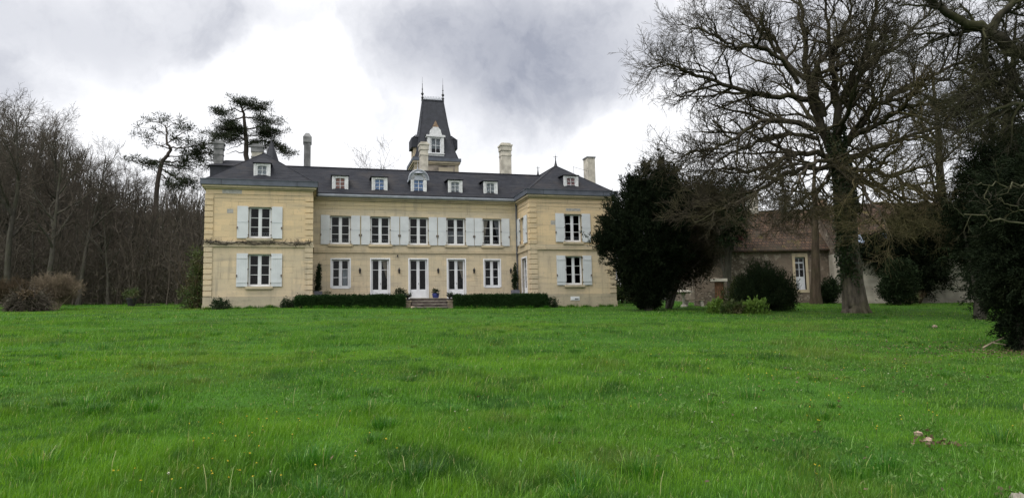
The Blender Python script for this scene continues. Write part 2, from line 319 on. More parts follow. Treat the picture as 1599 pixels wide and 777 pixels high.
class MB:
    def __init__(s, tf=None): s.v = []; s.f = []; s.m = []; s.tf = tf
    def add(s, vs, fs, mi=0):
        n = len(s.v)
        s.v += [s.tf(*p) for p in vs] if s.tf else [tuple(p) for p in vs]
        s.f += [tuple(i + n for i in f) for f in fs]; s.m += [mi] * len(fs)
        return s
    def box(s, x0, x1, y0, y1, z0, z1, mi=0):
        return s.add([(x0, y0, z0), (x1, y0, z0), (x1, y1, z0), (x0, y1, z0), (x0, y0, z1), (x1, y0, z1), (x1, y1, z1), (x0, y1, z1)],
                     [(0, 3, 2, 1), (4, 5, 6, 7), (0, 1, 5, 4), (1, 2, 6, 5), (2, 3, 7, 6), (3, 0, 4, 7)], mi)
    def prism(s, poly, y0, y1, mi=0):
        "polygon in (x,z) pushed from y0 to y1"
        n = len(poly)
        vs = [(x, y0, z) for x, z in poly] + [(x, y1, z) for x, z in poly]
        fs = [tuple(range(n)), tuple(range(2 * n - 1, n - 1, -1))] + [(i, i + n, (i + 1) % n + n, (i + 1) % n) for i in range(n)]
        return s.add(vs, fs, mi)
    def ring_frame(s, outer, inner, y0, y1, mi=0):
        "flat frame between two loops of equal length, in (x,z)"
        n = len(outer)
        vs = [(x, y0, z) for x, z in outer] + [(x, y0, z) for x, z in inner] + [(x, y1, z) for x, z in outer] + [(x, y1, z) for x, z in inner]
        fs = []
        for i in range(n):
            j = (i + 1) % n
            fs += [(i, j, n + j, n + i), (n + i, n + j, 3 * n + j, 3 * n + i), (2 * n + i, 3 * n + i, 3 * n + j, 2 * n + j), (i, 2 * n + i, 2 * n + j, j)]
        return s.add(vs, fs, mi)
    def frustum(s, a, z0, b, z1, mi=0, cap=True):
        "a, b: rectangles (x0,x1,y0,y1)"
        r = lambda q, z: [(q[0], q[2], z), (q[1], q[2], z), (q[1], q[3], z), (q[0], q[3], z)]
        fs = [(0, 1, 5, 4), (1, 2, 6, 5), (2, 3, 7, 6), (3, 0, 4, 7)]
        if cap: fs += [(4, 5, 6, 7), (0, 3, 2, 1)]
        return s.add(r(a, z0) + r(b, z1), fs, mi)
    def lathe(s, cx, cy, prof, n=16, mi=0, cap=True):
        vs = []; fs = []
        for r, z in prof:
            for k in range(n):
                a = 2 * math.pi * k / n; vs.append((cx + r * math.cos(a), cy + r * math.sin(a), z))
        for i in range(len(prof) - 1):
            for k in range(n):
                k2 = (k + 1) % n; fs.append((i * n + k, i * n + k2, (i + 1) * n + k2, (i + 1) * n + k))
        if cap: fs += [tuple(range(n - 1, -1, -1)), tuple(range((len(prof) - 1) * n, len(prof) * n))]
        return s.add(vs, fs, mi)
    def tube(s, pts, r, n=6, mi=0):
        V, F = tubes_np([(pts, r if isinstance(r, (list, tuple)) else [r] * len(pts))], n)
        return s.add([tuple(p) for p in V], [tuple(int(i) for i in f) for f in F], mi)
    def wall(s, u0, u1, z0, z1, openings, thick, mi=0, y=0.0):
        "front face at depth y with openings cut through and reveals"
        us = sorted({u0, u1, *[q for o in openings for q in o[:2]]}); zs = sorted({z0, z1, *[q for o in openings for q in o[2:4]]})
        hole = lambda a, b: any(o[0] < a < o[1] and o[2] < b < o[3] for o in openings)
        for i in range(len(us) - 1):
            for j in range(len(zs) - 1):
                if hole((us[i] + us[i + 1]) / 2, (zs[j] + zs[j + 1]) / 2): continue
                a, b, c, d = us[i], us[i + 1], zs[j], zs[j + 1]
                s.add([(a, y, c), (b, y, c), (b, y, d), (a, y, d)], [(0, 1, 2, 3)], mi)
                s.add([(a, y + thick, c), (b, y + thick, c), (b, y + thick, d), (a, y + thick, d)], [(3, 2, 1, 0)], mi)
        for o in openings:
            a, b, c, d = o[:4]
            s.add([(a, y, c), (b, y, c), (b, y, d), (a, y, d), (a, y + thick, c), (b, y + thick, c), (b, y + thick, d), (a, y + thick, d)],
                  [(0, 1, 5, 4), (1, 2, 6, 5), (2, 3, 7, 6), (3, 0, 4, 7)], mi)
        return s
    def build(s, name, mats, parent=None, off=(0, 0, 0), smooth=False):
        me = bpy.data.meshes.new(name)
        me.from_pydata([(x + off[0], y + off[1], z + off[2]) for x, y, z in s.v], [], s.f)
        for m in (mats if isinstance(mats, (list, tuple)) else [mats]): me.materials.append(m)
        me.polygons.foreach_set('material_index', s.m)
        if smooth: me.polygons.foreach_set('use_smooth', [True] * len(s.f))
        me.update()
        o = bpy.data.objects.new(name, me); COL.objects.link(o); o.parent = parent
        return o

def tubes_np(branches, sides):
    "branches: list of (pts, radii); returns vertices and quads"
    groups = {}
    for p, r in branches: groups.setdefault(len(p), []).append((p, r))
    Vs, Fs, base = [], [], 0
    ang = np.arange(sides) * 2 * np.pi / sides
    for n, lst in groups.items():
        Pn = np.array([b[0] for b in lst], float); Rn = np.array([b[1] for b in lst], float)
        T = np.empty_like(Pn); T[:, 1:-1] = Pn[:, 2:] - Pn[:, :-2]; T[:, 0] = Pn[:, 1] - Pn[:, 0]; T[:, -1] = Pn[:, -1] - Pn[:, -2]
        T /= np.linalg.norm(T, axis=2, keepdims=True) + 1e-9
        mean = Pn[:, -1] - Pn[:, 0]; mean /= np.linalg.norm(mean, axis=1, keepdims=True) + 1e-9
        ref = np.where(np.abs(mean[:, 2:3]) > 0.8, np.array([[1., 0.13, 0]]), np.array([[0, 0.13, 1.]]))
        A = np.cross(T, ref[:, None, :]); A /= np.linalg.norm(A, axis=2, keepdims=True) + 1e-9
        B = np.cross(T, A)
        ring = Pn[:, :, None, :] + Rn[:, :, None, None] * (A[:, :, None, :] * np.cos(ang)[None, None, :, None] + B[:, :, None, :] * np.sin(ang)[None, None, :, None])
        k = len(lst); Vs.append(ring.reshape(-1, 3))
        idx = (np.arange(k * n * sides) + base).reshape(k, n, sides); nx = np.roll(idx, -1, axis=2)
        Fs.append(np.stack([idx[:, :-1], nx[:, :-1], nx[:, 1:], idx[:, 1:]], axis=-1).reshape(-1, 4))
        base += k * n * sides
    return np.concatenate(Vs), np.concatenate(Fs)

def np_mesh(name, parts, mats, parent=None, smooth=False, loc=None):
    "parts: list of (V (n,3), F (m,k), material index)"
    me = bpy.data.meshes.new(name)
    V = np.concatenate([p[0] for p in parts]); nv = 0; loops = []; starts = []; mi = []; ls = 0
    for v, f, m in parts:
        f = np.asarray(f); k = f.shape[1]
        loops.append((f + nv).ravel()); starts.append(ls + np.arange(len(f)) * k); mi.append(np.full(len(f), m)); ls += f.size; nv += len(v)
    loops = np.concatenate(loops).astype(np.int32); starts = np.concatenate(starts).astype(np.int32); mi = np.concatenate(mi).astype(np.int32)
    me.vertices.add(len(V)); me.vertices.foreach_set('co', V.astype(np.float32).ravel())
    me.loops.add(len(loops)); me.loops.foreach_set('vertex_index', loops)
    me.polygons.add(len(starts)); me.polygons.foreach_set('loop_start', starts)
    me.polygons.foreach_set('material_index', mi)
    if smooth: me.polygons.foreach_set('use_smooth', np.ones(len(starts), bool))
    for m in (mats if isinstance(mats, (list, tuple)) else [mats]): me.materials.append(m)
    me.update(calc_edges=True)
    o = bpy.data.objects.new(name, me); COL.objects.link(o); o.parent = parent
    if loc is not None: o.location = loc
    return o

def norm(a): return a / (np.linalg.norm(a, axis=-1, keepdims=True) + 1e-9)
def leaves_np(C, D, L, Wd, rng):
    "one diamond leaf at each C pointing along D"
    n = len(C); D = norm(D); rr = norm(rng.normal(size=(n, 3))); S = norm(np.cross(D, rr))
    L = np.broadcast_to(L, (n,))[:, None]; Wd = np.broadcast_to(Wd, (n,))[:, None]
    V = np.stack([C, C + D * L * 0.5 + S * Wd * 0.5, C + D * L, C + D * L * 0.5 - S * Wd * 0.5], axis=1).reshape(-1, 3)
    return V, np.arange(4 * n).reshape(n, 4)

def lobes_foliage(rng, lobes, n_clump, per, clump_r, leaf, width, up=0.5, fill=0.35, spray=None):
    "clumps of leaves over the shells of ellipsoid lobes, plus leaves deeper inside"
    Cs, Ds = [], []
    tot = sum(l[3] * l[4] + l[4] * l[5] + l[3] * l[5] for l in lobes)
    for (cx, cy, cz, rx, ry, rz) in lobes:
        share = (rx * ry + ry * rz + rx * rz) / tot
        nc = max(3, int(n_clump * share)); u = norm(rng.normal(size=(nc, 3)))
        rad = rng.uniform(0.78, 1.06, (nc, 1)) * (1 + 0.12 * rng.normal(size=(nc, 1)).clip(-1, 2))
        cc = np.array([cx, cy, cz]) + u * rad * np.array([rx, ry, rz])
        k = per; sz = clump_r * rng.uniform(0.6, 1.35, (nc, 1, 1))
        off = rng.normal(size=(nc, k, 3)) * sz * np.array([0.55, 0.55, 0.75])
        pts = cc[:, None, :] + off + u[:, None, :] * np.abs(rng.normal(size=(nc, k, 1))) * sz * 0.35
        d = u[:, None, :] * 0.8 + rng.normal(size=(nc, k, 3)) * 0.55 + np.array([0, 0, up])
        if spray:                                        # boughs: fronds that run out from the lobe and narrow to a tip
            ln, droop = spray; ax = norm(u + rng.normal(size=(nc, 3)) * .38 + np.array([0, 0, droop]))[:, None, :]; tt = rng.uniform(0, 1, (nc, k, 1))
            ll = ln * rng.uniform(.5, 1.5, (nc, 1, 1)); pts = cc[:, None, :] - u[:, None, :] * ln * .45 + ax * tt * ll + rng.normal(size=(nc, k, 3)) * (1 - tt * .8) * ll * .17
            d = ax + rng.normal(size=(nc, k, 3)) * .5
        Cs.append(pts.reshape(-1, 3)); Ds.append(d.reshape(-1, 3))
        nf = int(nc * per * fill); u2 = norm(rng.normal(size=(nf, 3)))
        Cs.append(np.array([cx, cy, cz]) + u2 * (rng.uniform(0.15, 0.9, (nf, 1)) ** 0.5) * np.array([rx, ry, rz]) * 0.95); Ds.append(rng.normal(size=(nf, 3)) + np.array([0, 0, up]))
    C = np.concatenate(Cs); D = np.concatenate(Ds); n = len(C)
    return leaves_np(C, D, leaf * rng.uniform(0.6, 1.4, n), width * rng.uniform(0.6, 1.4, n), rng)

# value noise for the lawn
_nr = np.random.default_rng(5); _lat = _nr.uniform(size=(256, 256))
def vnoise(x, y):
    xi, yi = np.floor(x).astype(int), np.floor(y).astype(int); fx, fy = x - xi, y - yi
    fx, fy = fx * fx * (3 - 2 * fx), fy * fy * (3 - 2 * fy)
    g = lambda a, b: _lat[a % 256, b % 256]
    return (g(xi, yi) * (1 - fx) + g(xi + 1, yi) * fx) * (1 - fy) + (g(xi, yi + 1) * (1 - fx) + g(xi + 1, yi + 1) * fx) * fy
def fbm(x, y): return (vnoise(x, y) + 0.5 * vnoise(x * 2.1 + 7, y * 2.1 + 3) + 0.25 * vnoise(x * 4.3 + 1, y * 4.3 + 9)) / 1.75

def gz(x, y):
    "height of the ground"
    x = np.asarray(x, float); y = np.asarray(y, float)
    yc = np.where(y > 62, 62 + 18 * np.tanh((y - 62) / 18), np.where(y < -30, -30 + 20 * np.tanh((y + 30) / 20), y)); xc = 55 * np.tanh(x / 55) * 1.0
    z = 0.055 * yc - 0.02 * xc
    z = z - 0.10 * np.exp(-((y - 6) / 5) ** 2) * np.clip(np.abs(y) / 3, 0, 1)
    z = z + 0.14 * np.exp(-((x + 13) / 8) ** 2 - ((y - 45) / 7) ** 2)
    fade = np.clip((np.hypot(x, y) - 3) / 8, 0, 1) * np.clip((43 - y) / 10, 0, 1)
    return z + fade * (0.16 * (fbm(x * 0.16 + 40, y * 0.16 + 40) - 0.5) + 0.05 * (fbm(x * 0.8 + 9, y * 0.8) - 0.5))
def G(x, y): return float(gz(x, y))
def at(px, Y, dy=0.0):
    "ground point on the photo column px, Y metres ahead (column taken near the ground)"
    x = P(px, 480, Y)[0]
    return (x, Y, G(x, Y) + dy)

# ------------------------------------------------------------------ the ground
def axis(lo, hi, step, far):
    a = list(np.arange(lo, hi + 1e-6, step)); d = step; x = hi; y = lo
    while x < far: d *= 1.5; x += d; a.append(x)
    d = step
    while y > -far: d *= 1.5; y -= d; a.insert(0, y)
    return np.array(a)
gx, gy = axis(-70, 70, 0.8, 2500), axis(-12, 90, 0.8, 2500)
X, Y = np.meshgrid(gx, gy); Z = gz(X, Y); nx = len(gx)
idx = np.arange(X.size).reshape(X.shape)
go = np_mesh('ground', [(np.stack([X, Y, Z], -1).reshape(-1, 3), np.stack([idx[:-1, :-1], idx[:-1, 1:], idx[1:, 1:], idx[1:, :-1]], -1).reshape(-1, 4), 0)], M['ground'], smooth=True)
tag(go, kind='structure')

# ------------------------------------------------------------------ the chateau (local x along the front, y into the house; z written as world height)
TH = R(15.498); HX, HY, ZH = -18.887, 43.6, 2.85
house = empty('chateau', (HX, HY, ZH), TH)
tag(house, 'long pale limestone chateau with slate roofs, white shutters and a tall pointed tower', 'chateau')
ct, st_ = math.cos(TH), math.sin(TH)
def hw(t, d, z=None):
    "house coordinates to the world"
    x, y = HX + t * ct - d * st_, HY + t * st_ + d * ct
    return (x, y, G(x, y) if z is None else z)
def hb(mb, name, mats, parent=None, smooth=False): return mb.build(name, mats, parent or house, (0, 0, -ZH), smooth)
WL, T0, T1, DC, DB = 6.39, 20.94, 27.2, 3.234, 10.8
CZ = 10.34
front = lambda d: (lambda u, y, z: (u, d + y, z))
sidew = lambda u, y, z: (T0 + y, -u, z)
outer = lambda t: (lambda u, y, z: (t - y, u, z))
LO, UP = (4.21, 6.23), (7.23, 9.2)
CUP, CLO, DOOR = (7.27, 9.24), (4.27, 6.22), (3.47, 6.24)
UPC = [8.23, 10.95, 13.64, 16.33, 19.0]; uw = 1.36
LOWC = [(8.255, 1.20, CLO), (10.94, 1.22, DOOR), (13.6, 1.26, DOOR), (16.33, 1.24, DOOR), (18.97, 1.16, CLO)]
Z0W = 1.7
op = lambda c, w, z: (c - w / 2, c + w / 2, z[0], z[1])
# walls
m = MB(front(0)).wall(0, WL, Z0W, CZ, [op(3.215, 1.33, LO), op(3.2, 1.33, UP)], 0.4)
m.tf = None
m.box(0.004, 0.4, 0.4, DB - 0.4, Z0W, CZ); m.box(WL - 0.4, WL - 0.004, 0.4, DC + 0.5, Z0W, CZ); m.box(0.0, WL, DB - 0.4, DB, Z0W, CZ)
m.tf = front(0)
for a, b, c, d in ((0.95, 2.1, 10.02, 10.27), (1.25, 1.62, 8.78, 9.05)): m.box(a, b, -0.003, 0.05, c, d, 1)
hb(m, 'wall', [M['stone'], M['cement']])
m = MB(front(0)).wall(T0, T1, Z0W, CZ, [op(24.09, 1.24, LO), op(24.09, 1.26, UP)], 0.4)
for a, b, c, d in ((22.45, 23.1, 8.42, 8.72), (23.6, 24.7, 9.42, 9.62), (22.9, 23.3, 8.95, 9.1)): m.box(a, b, -0.003, 0.05, c, d, 1)
m.tf = sidew; m.wall(-DC - 0.02, -0.4, Z0W, CZ, [(-2.4, -1.4, 7.25, 9.18), (-2.2, -1.05, 3.47, 6.2)], 0.4)
m.tf = None; m.box(T1 - 0.4, T1 - 0.004, 0.4, DB - 0.4, Z0W, CZ); m.box(T0, T1, DB - 0.4, DB, Z0W, CZ); m.box(T0, T0 + .02, 0.004, 0.4, Z0W, CZ)
hb(m, 'wall', [M['stone'], M['cement']])
m = MB(front(DC)).wall(WL - 0.01, T0 + 0.01, Z0W, CZ, [op(c, uw, CUP) for c in UPC] + [op(*q) for q in LOWC], 0.4)
m.tf = None; m.box(WL, T0, 9.0, 9.3, Z0W, CZ)
hb(m, 'wall', M['stone_mid'])
# rooms behind the windows
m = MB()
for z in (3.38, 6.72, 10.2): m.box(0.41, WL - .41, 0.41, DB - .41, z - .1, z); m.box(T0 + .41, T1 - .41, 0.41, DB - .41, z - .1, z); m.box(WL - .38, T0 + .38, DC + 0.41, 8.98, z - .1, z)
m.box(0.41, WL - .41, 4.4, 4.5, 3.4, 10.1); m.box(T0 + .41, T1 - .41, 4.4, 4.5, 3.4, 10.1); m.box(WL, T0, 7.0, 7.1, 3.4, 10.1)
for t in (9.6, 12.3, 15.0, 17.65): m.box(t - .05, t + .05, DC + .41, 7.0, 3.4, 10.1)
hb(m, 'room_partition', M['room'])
# plinths
for a, b, d in ((0, WL, 0), (T0, T1, 0)):
    m = MB()
    m.box(a - 0.035, b + 0.035, d - 0.035, d + 0.3, Z0W, 3.58); m.box(a - 0.07, b + 0.07, d - 0.075, d + 0.25, Z0W - .02, 3.08)
    m.box(a - 0.034, a + 0.2, d + 0.3, DC if a else DB, Z0W, 3.577)
    hb(m, 'plinth', M['plinth'])
m = MB(); m.box(WL, T0, DC - 0.03, DC + 0.2, Z0W, 3.46); hb(m, 'plinth', M['plinth'])
# string courses
def course(name, zc, h, out, mat):
    m = MB()
    m.box(-out, WL + out, -out, 0.1, zc, zc + h); m.box(-out - .002, 0.1, 0.1, DB, zc, zc + h - .003); m.box(WL - .1, WL + out - .002, 0.1, DC, zc, zc + h - .003)
    m.box(T0 - out, T1 + out, -out, 0.1, zc, zc + h); m.box(T0 - out + .002, T0 + .1, 0.1, DC, zc, zc + h - .003); m.box(T1 - .1, T1 + out - .002, 0.1, DB, zc, zc + h - .003)
    m.box(WL + out, T0 - out, DC - out * .9, DC + 0.1, zc, zc + h - .005)
    hb(m, name, mat)
course('string_course', 6.68, 0.10, 0.085, M['trim']); course('string_course', 6.80, 0.24, 0.035, M['trim'])
course('frieze_moulding', 9.98, 0.028, 0.03, M['trim']); course('frieze_moulding', 9.72, 0.022, 0.018, M['trim'])
course('cornice', 10.30, 0.09, 0.10, M['trim']); course('cornice', 10.392, 0.13, 0.21, M['trim'])
# zinc parapet gutters over the pavilions, slimmer gutter between
for a, b in ((0, WL), (T0, T1)):
    m = MB(); o = 0.30
    m.box(a - o, b + o, -o, 0.02, 10.525, 10.86); m.box(a - o + .002, a, 0.02, DB, 10.526, 10.857); m.box(b, b + o - .002, 0.02, DB if a else DC - .1, 10.526, 10.857)
    m.box(a - o - .03, b + o + .03, -o - .03, -o + .05, 10.86, 10.892); m.box(a - o - .028, a - o + .05, -o + .05, DB, 10.86, 10.89); m.box(b + o - .05, b + o + .028, -o + .05, DB if a else DC, 10.86, 10.89)
    for k in (0.9, 5.4):
        m.box(a + k, a + k + .03, -o - .012, -o, 10.53, 10.855, 1)
    hb(m, 'parapet_gutter', [M['zinc'], M['slate_dark']])
m = MB(); m.box(WL + .3, T0 - .3, DC - .36, DC + .05, 10.525, 10.60); m.box(WL + .3, T0 - .3, DC - .42, DC - .05, 10.60, 10.69); hb(m, 'gutter', M['zinc_pale'])
m = MB(); m.box(WL + .3, T0 - .3, DC - .40, DC + .1, 10.692, 10.775); hb(m, 'gutter_edge', M['slate_dark'])
# quoins at the pavilion corners
def quoin(tf, u0, u1, zs):
    m = MB(tf)
    for k, z in enumerate(zs[:-1]):
        m.box(u0, u1, -0.06, 0.05, z + 0.026, zs[k + 1] - 0.026)
    hb(m, 'quoin', M['stone'])
zq_lo = [3.6 + k * 0.3422 for k in range(10)]; zq_up = [7.06 + k * 0.3636 for k in range(9)]
for z in (zq_lo, zq_up):
    quoin(front(0), -0.03, 0.46, z); quoin(front(0), WL - .46, WL + 0.03, z)
    quoin(front(0), T0 - 0.03, T0 + .46, z); quoin(front(0), T1 - .46, T1 + 0.03, z); quoin(sidew, -0.46, -0.052, z)
# windows
def curtain(tf, u0, u1, z0, z1, y, n, mat, parent, u0b=None, u1b=None):
    m = MB(tf); u0b = u0 if u0b is None else u0b; u1b = u1 if u1b is None else u1b
    vs = []; fs = []
    for i in range(n + 1):
        f = i / n; yy = y + 0.035 * (i % 2)
        vs += [(u0 + (u1 - u0) * f, yy, z1), (u0b + (u1b - u0b) * f, yy, z0)]
        if i: fs.append((2 * i - 2, 2 * i - 1, 2 * i + 1, 2 * i))
    m.add(vs, fs); return hb(m, 'curtain', mat, parent)
def window(tf, c, w, z, door=None, rail=False, rec=0.17, name=None, bars=(1 / 3, 2 / 3)):
    a, b = c - w / 2, c + w / 2; z0, z1 = z; e = 0.002
    m = MB(tf); y0, y1 = rec, rec + 0.06
    m.box(a + e, a + .075, y0, y1, z0 + e, z1 - e); m.box(b - .075, b - e, y0, y1, z0 + e, z1 - e)
    m.box(a + .075, b - .075, y0, y1, z1 - .085, z1 - e); zb = z0 + (door if door else 0.14)
    m.box(a + .075, b - .075, y0, y1, z0 + e, zb)
    m.box(c - .07, c + .07, y0 - .015, y1 + .01, zb + e, z1 - .087); m.box(c - .012, c + .012, y0 - .03, y0 - .016, zb + e, z1 - .09)
    for s in (-1, 1):
        p0, p1 = (a + .077, c - .072) if s < 0 else (c + .072, b - .077)
        m.box(p0, p0 + .035, y0 + .008, y1, zb + e, z1 - .087); m.box(p1 - .035, p1, y0 + .008, y1, zb + e, z1 - .087)
        for q in bars:
            zz = zb + (z1 - .085 - zb) * q; m.box(p0 + .036, p1 - .036, y0 + .012, y1 - .01, zz - .016, zz + .016)
        if door:
            m.box(p0 + .05, p1 - .05, y0 - .012, y0, z0 + .09, zb - .06)
    o = hb(m, name or ('french_door' if door else 'window'), M['white'])
    g = MB(tf); g.add([(a + .05, y0 + .04, zb - .03), (b - .05, y0 + .04, zb - .03), (b - .05, y0 + .04, z1 - .05), (a + .05, y0 + .04, z1 - .05)], [(0, 1, 2, 3)])
    hb(g, 'pane', M['glass'], o)
    if door:
        h = MB(tf); h.box(c + .02, c + .045, y0 - .075, y0 - .031, z0 + 1.0, z0 + 1.12); hb(h, 'handle', M['iron'], o)
    if rail:                                            # little scalloped guard behind the lower panes
        r = MB(tf)
        for s in (-1, 1):
            p0, p1 = (a + .12, c - .1) if s < 0 else (c + .1, b - .12)
            r.box(p0, p1, y1 + .02, y1 + .03, zb + .21, zb + .25)
            k = 3; stp = (p1 - p0) / k
            for i in range(k):
                q = [(p0 + stp * (i + .5) + stp * .5 * math.cos(t), y1 + .025, zb + .21 - .14 * abs(math.sin(t))) for t in np.linspace(math.pi, 2 * math.pi, 7)]
                r.tube(q, 0.014, 4)
        hb(r, 'lace_guard', M['lace'], o)
    return o
def sill(tf, c, w, z, h=0.15, out=0.12):
    m = MB(tf); m.box(c - w / 2 - .14, c + w / 2 + .14, -out, 0.16, z - h, z - .002)
    m.box(c - w / 2 - .10, c + w / 2 + .10, -out + .04, 0.02, z - h - .05, z - h - .002); hb(m, 'window_sill', M['trim'])
def surround(tf, c, w, z, wd, mat, out=0.03, foot=False):
    m = MB(tf); a, b = c - w / 2, c + w / 2
    m.box(a - wd, a, -out, 0.165, z[0], z[1] + wd); m.box(b, b + wd, -out, 0.165, z[0], z[1] + wd); m.box(a, b, -out, 0.165, z[1], z[1] + wd)
    if foot: m.box(a, b, -out - .002, 0.165, z[0] - .06, z[0])
    return hb(m, 'window_surround', mat)
def shutter(tf, u0, u1, z0, z1, split, ear, hang):
    "hang: -1 hinges on the right side (shutter left of its window), 1 on the left side"
    m = MB(tf); c = 0.09
    y0, y1 = -0.075, -0.035
    if split:
        cut = [(u0, z0 + .10), (u0 + c, z0)] if True else []
        poly = [(u0 + .004, z0), (u1 - .11, z0), (u1, z0 + .11), (u1, z1 - .07), (u1 - .07, z1), (u0 + .004, z1)]
        if hang > 0: poly = [(u0 + u1 - x, zz) for x, zz in poly][::-1]
        m.prism(poly, y0, y1)
        zm = (z0 + z1) / 2; m.box(u0 + .006, u1 - .004, y0 - .012, y0, zm - .014, zm + .014, 1)
    else:
        m.prism([(u0, z0), (u1, z0), (u1, z1), (u0, z1)], y0, y1)
        n = 5
        for i in range(1, n):
            x = u0 + (u1 - u0) * i / n; m.box(x - .006, x + .006, y0 - .0025, y0, z0 + .02, z1 - .02, 1)
        for zz in (z0 + .28, z1 - .28): m.box(u0 + .02, u1 - .02, y0 - .02, y0 - .003, zz - .05, zz + .05)
    o = hb(m, 'shutter', [M['shutter'], M['seam']])
    uh = u1 - .02 if hang < 0 else u0 - .05
    for f in (.1, .52, .93): h = MB(tf); h.box(uh, uh + .07, y0 - .02, -0.02, z0 + (z1 - z0) * f - .035, z0 + (z1 - z0) * f + .035); hb(h, 'hinge', M['rust'], o)
    h = MB(tf)
    ul = u0 + .0 if hang < 0 else u1 - .06
    h.box(ul - .02, ul + .05, y0 - .045, y0, z0 + (z1 - z0) * .30, z0 + (z1 - z0) * .36); h.box(ul, ul + .025, y0 - .05, y0 - .045, z0 + (z1 - z0) * .27, z0 + (z1 - z0) * .33)
    hb(h, 'latch', M['rust'], o)
def fine_surround(c, w, z):
    "thin incised line round the painted frame"
    a, b = c - w / 2 - .32, c + w / 2 + .30; m = MB(front(DC))
    for u in (a, b): m.box(u - .008, u + .008, -.006, .02, z[0] - .30, z[1] + .32)
    m.box(a, b, -.006, .02, z[0] - .31, z[0] - .29); hb(m, 'incised_panel', M['plinth'])
for c, w, z, up in ((3.215, 1.33, LO, 0), (3.2, 1.33, UP, 1), (24.09, 1.24, LO, 0), (24.09, 1.26, UP, 1)):
    window(front(0), c, w, z, rail=up); sill(front(0), c, w, z[0]); surround(front(0), c, w, (z[0], z[1]), 0.06, M['trim'], 0.012)
    sw = .68
    shutter(front(0), c - w / 2 - sw, c - w / 2 - .02, z[0] - .01, z[1] + .04, up, 1, -1); shutter(front(0), c + w / 2 + .02, c + w / 2 + sw, z[0] - .01, z[1] + .04, up, 1, 1)
for i, c in enumerate(UPC):
    o = window(front(DC), c, uw, CUP, rail=True); sill(front(DC), c, uw, CUP[0]); surround(front(DC), c, uw, CUP, 0.05, M['trim'], 0.012)
    shutter(front(DC), c - 1.32, c - .70, CUP[0] - .02, CUP[1] + .03, 1, 1, -1); shutter(front(DC), c + .70, c + 1.32, CUP[0] - .02, CUP[1] + .03, 1, 1, 1)
    if i == 3: curtain(front(DC), c - .6, c + .6, 7.5, 8.33, .30, 12, M['lace'], o)
    if i == 4: curtain(front(DC), c - .62, c - .22, 7.75, 9.15, .30, 5, M['curtain'], o, c - .62, c - .5); curtain(front(DC), c + .22, c + .62, 7.75, 9.15, .30, 5, M['lace'], o, c + .5, c + .62)
for c, w, z in LOWC:
    dr = z is DOOR
    o = window(front(DC), c, w, z, door=0.66 if dr else None, bars=(.68,) if dr else (1 / 3, 2 / 3), rec=0.15)
    surround(front(DC), c, w, z, 0.085, M['white'], 0.03, foot=not dr); fine_surround(c, w, z)
    if c in (10.94, 16.33): curtain(front(DC), c + .12, c + .56, 4.9, 6.2, .32, 6, M['curtain'], o, c + .46, c + .58)
    if c == 8.255: curtain(front(DC), c + .15, c + .55, 4.35, 5.6, .32, 6, M['grey_blind'], o)
o = window(sidew, -1.9, 1.0, (7.25, 9.18)); sill(sidew, -1.9, 1.0, 7.25)
shutter(sidew, -3.1, -2.42, 7.24, 9.2, 1, 1, -1); shutter(sidew, -1.38, -.62, 7.24, 9.2, 1, 1, 1)
window(sidew, -1.625, 1.15, (3.47, 6.2), door=.66, bars=(.68,)); surround(sidew, -1.625, 1.15, (3.47, 6.2), .11, M['white'], .03)
# wall lamps, camera, downpipe, vent plate
for t in (6.86, 9.55, 12.24, 15.0, 17.61, 20.34):
    m = MB(); d = DC - .13
    m.box(t - .03, t + .03, DC - .03, DC, 5.3, 5.5); m.tube([(t, DC - .02, 5.46), (t, d, 5.56)], .012, 5)
    m.lathe(t, d, [(.02, 5.24), (.05, 5.27), (.085, 5.5), (.095, 5.51), (.03, 5.6), (.012, 5.66)], 6); hb(m, 'wall_lamp', M['iron'])
m = MB(); m.box(12.1, 12.17, DC - .16, DC, 6.42, 6.55); hb(m, 'door_bell', M['iron'])
m = MB(); m.tube([(T0 - .1, DC - .1, 10.55), (T0 - .1, DC - .1, 3.4)], .05, 8); hb(m, 'downpipe', M['zinc'])
m = MB(front(0)); m.box(23.76, 24.42, -.055, 0, 3.12, 3.40); m.box(23.79, 24.39, -.07, -.056, 3.15, 3.37)
for k in range(3): m.box(24.08 + .09 * k, 24.14 + .09 * k, -.085, -.071, 3.19, 3.27, 1)
hb(m, 'meter_box', [M['white'], M['iron']])
# roofs
def hip(name, x0, x1, y0, y1, z, ra, rb, mat=None):
    m = MB()
    m.add([(x0, y0, z), (x1, y0, z), (x1, y1, z), (x0, y1, z), ra, rb], [(0, 1, 4), (1, 2, 5, 4), (2, 3, 5), (3, 0, 4, 5)])
    for p in ((x0, y0), (x1, y0)): m.tube([(p[0], p[1], z), ra], .035, 5)
    for p in ((x0, y1), (x1, y1)): m.tube([(p[0], p[1], z), rb], .035, 5)
    m.tube([ra, rb], .05, 6)
    return hb(m, name, mat or M['slate'])
hip('roof', -.18, WL + .18, -.18, DB + .2, 10.80, (3.16, 3.2, 13.42), (3.16, 7.6, 13.42))
hip('roof', T0 - .18, T1 + .18, -.18, DB + .2, 10.80, (24.05, 3.2, 13.38), (24.05, 7.65, 13.50))
m = MB()
m.add([(3.2, 2.84, 10.78), (24.0, 2.84, 10.78), (24.0, 6.2, 13.22), (3.2, 6.2, 13.22), (3.2, 9.6, 10.78), (24.0, 9.6, 10.78)], [(0, 1, 2, 3), (3, 2, 5, 4), (0, 3, 4), (1, 5, 2)])
m.tube([(3.2, 6.2, 13.24), (24.0, 6.2, 13.24)], .06, 6)
hb(m, 'roof', M['slate'])
roofz = lambda d: 10.78 + (d - 2.84) * (2.44 / 3.36)
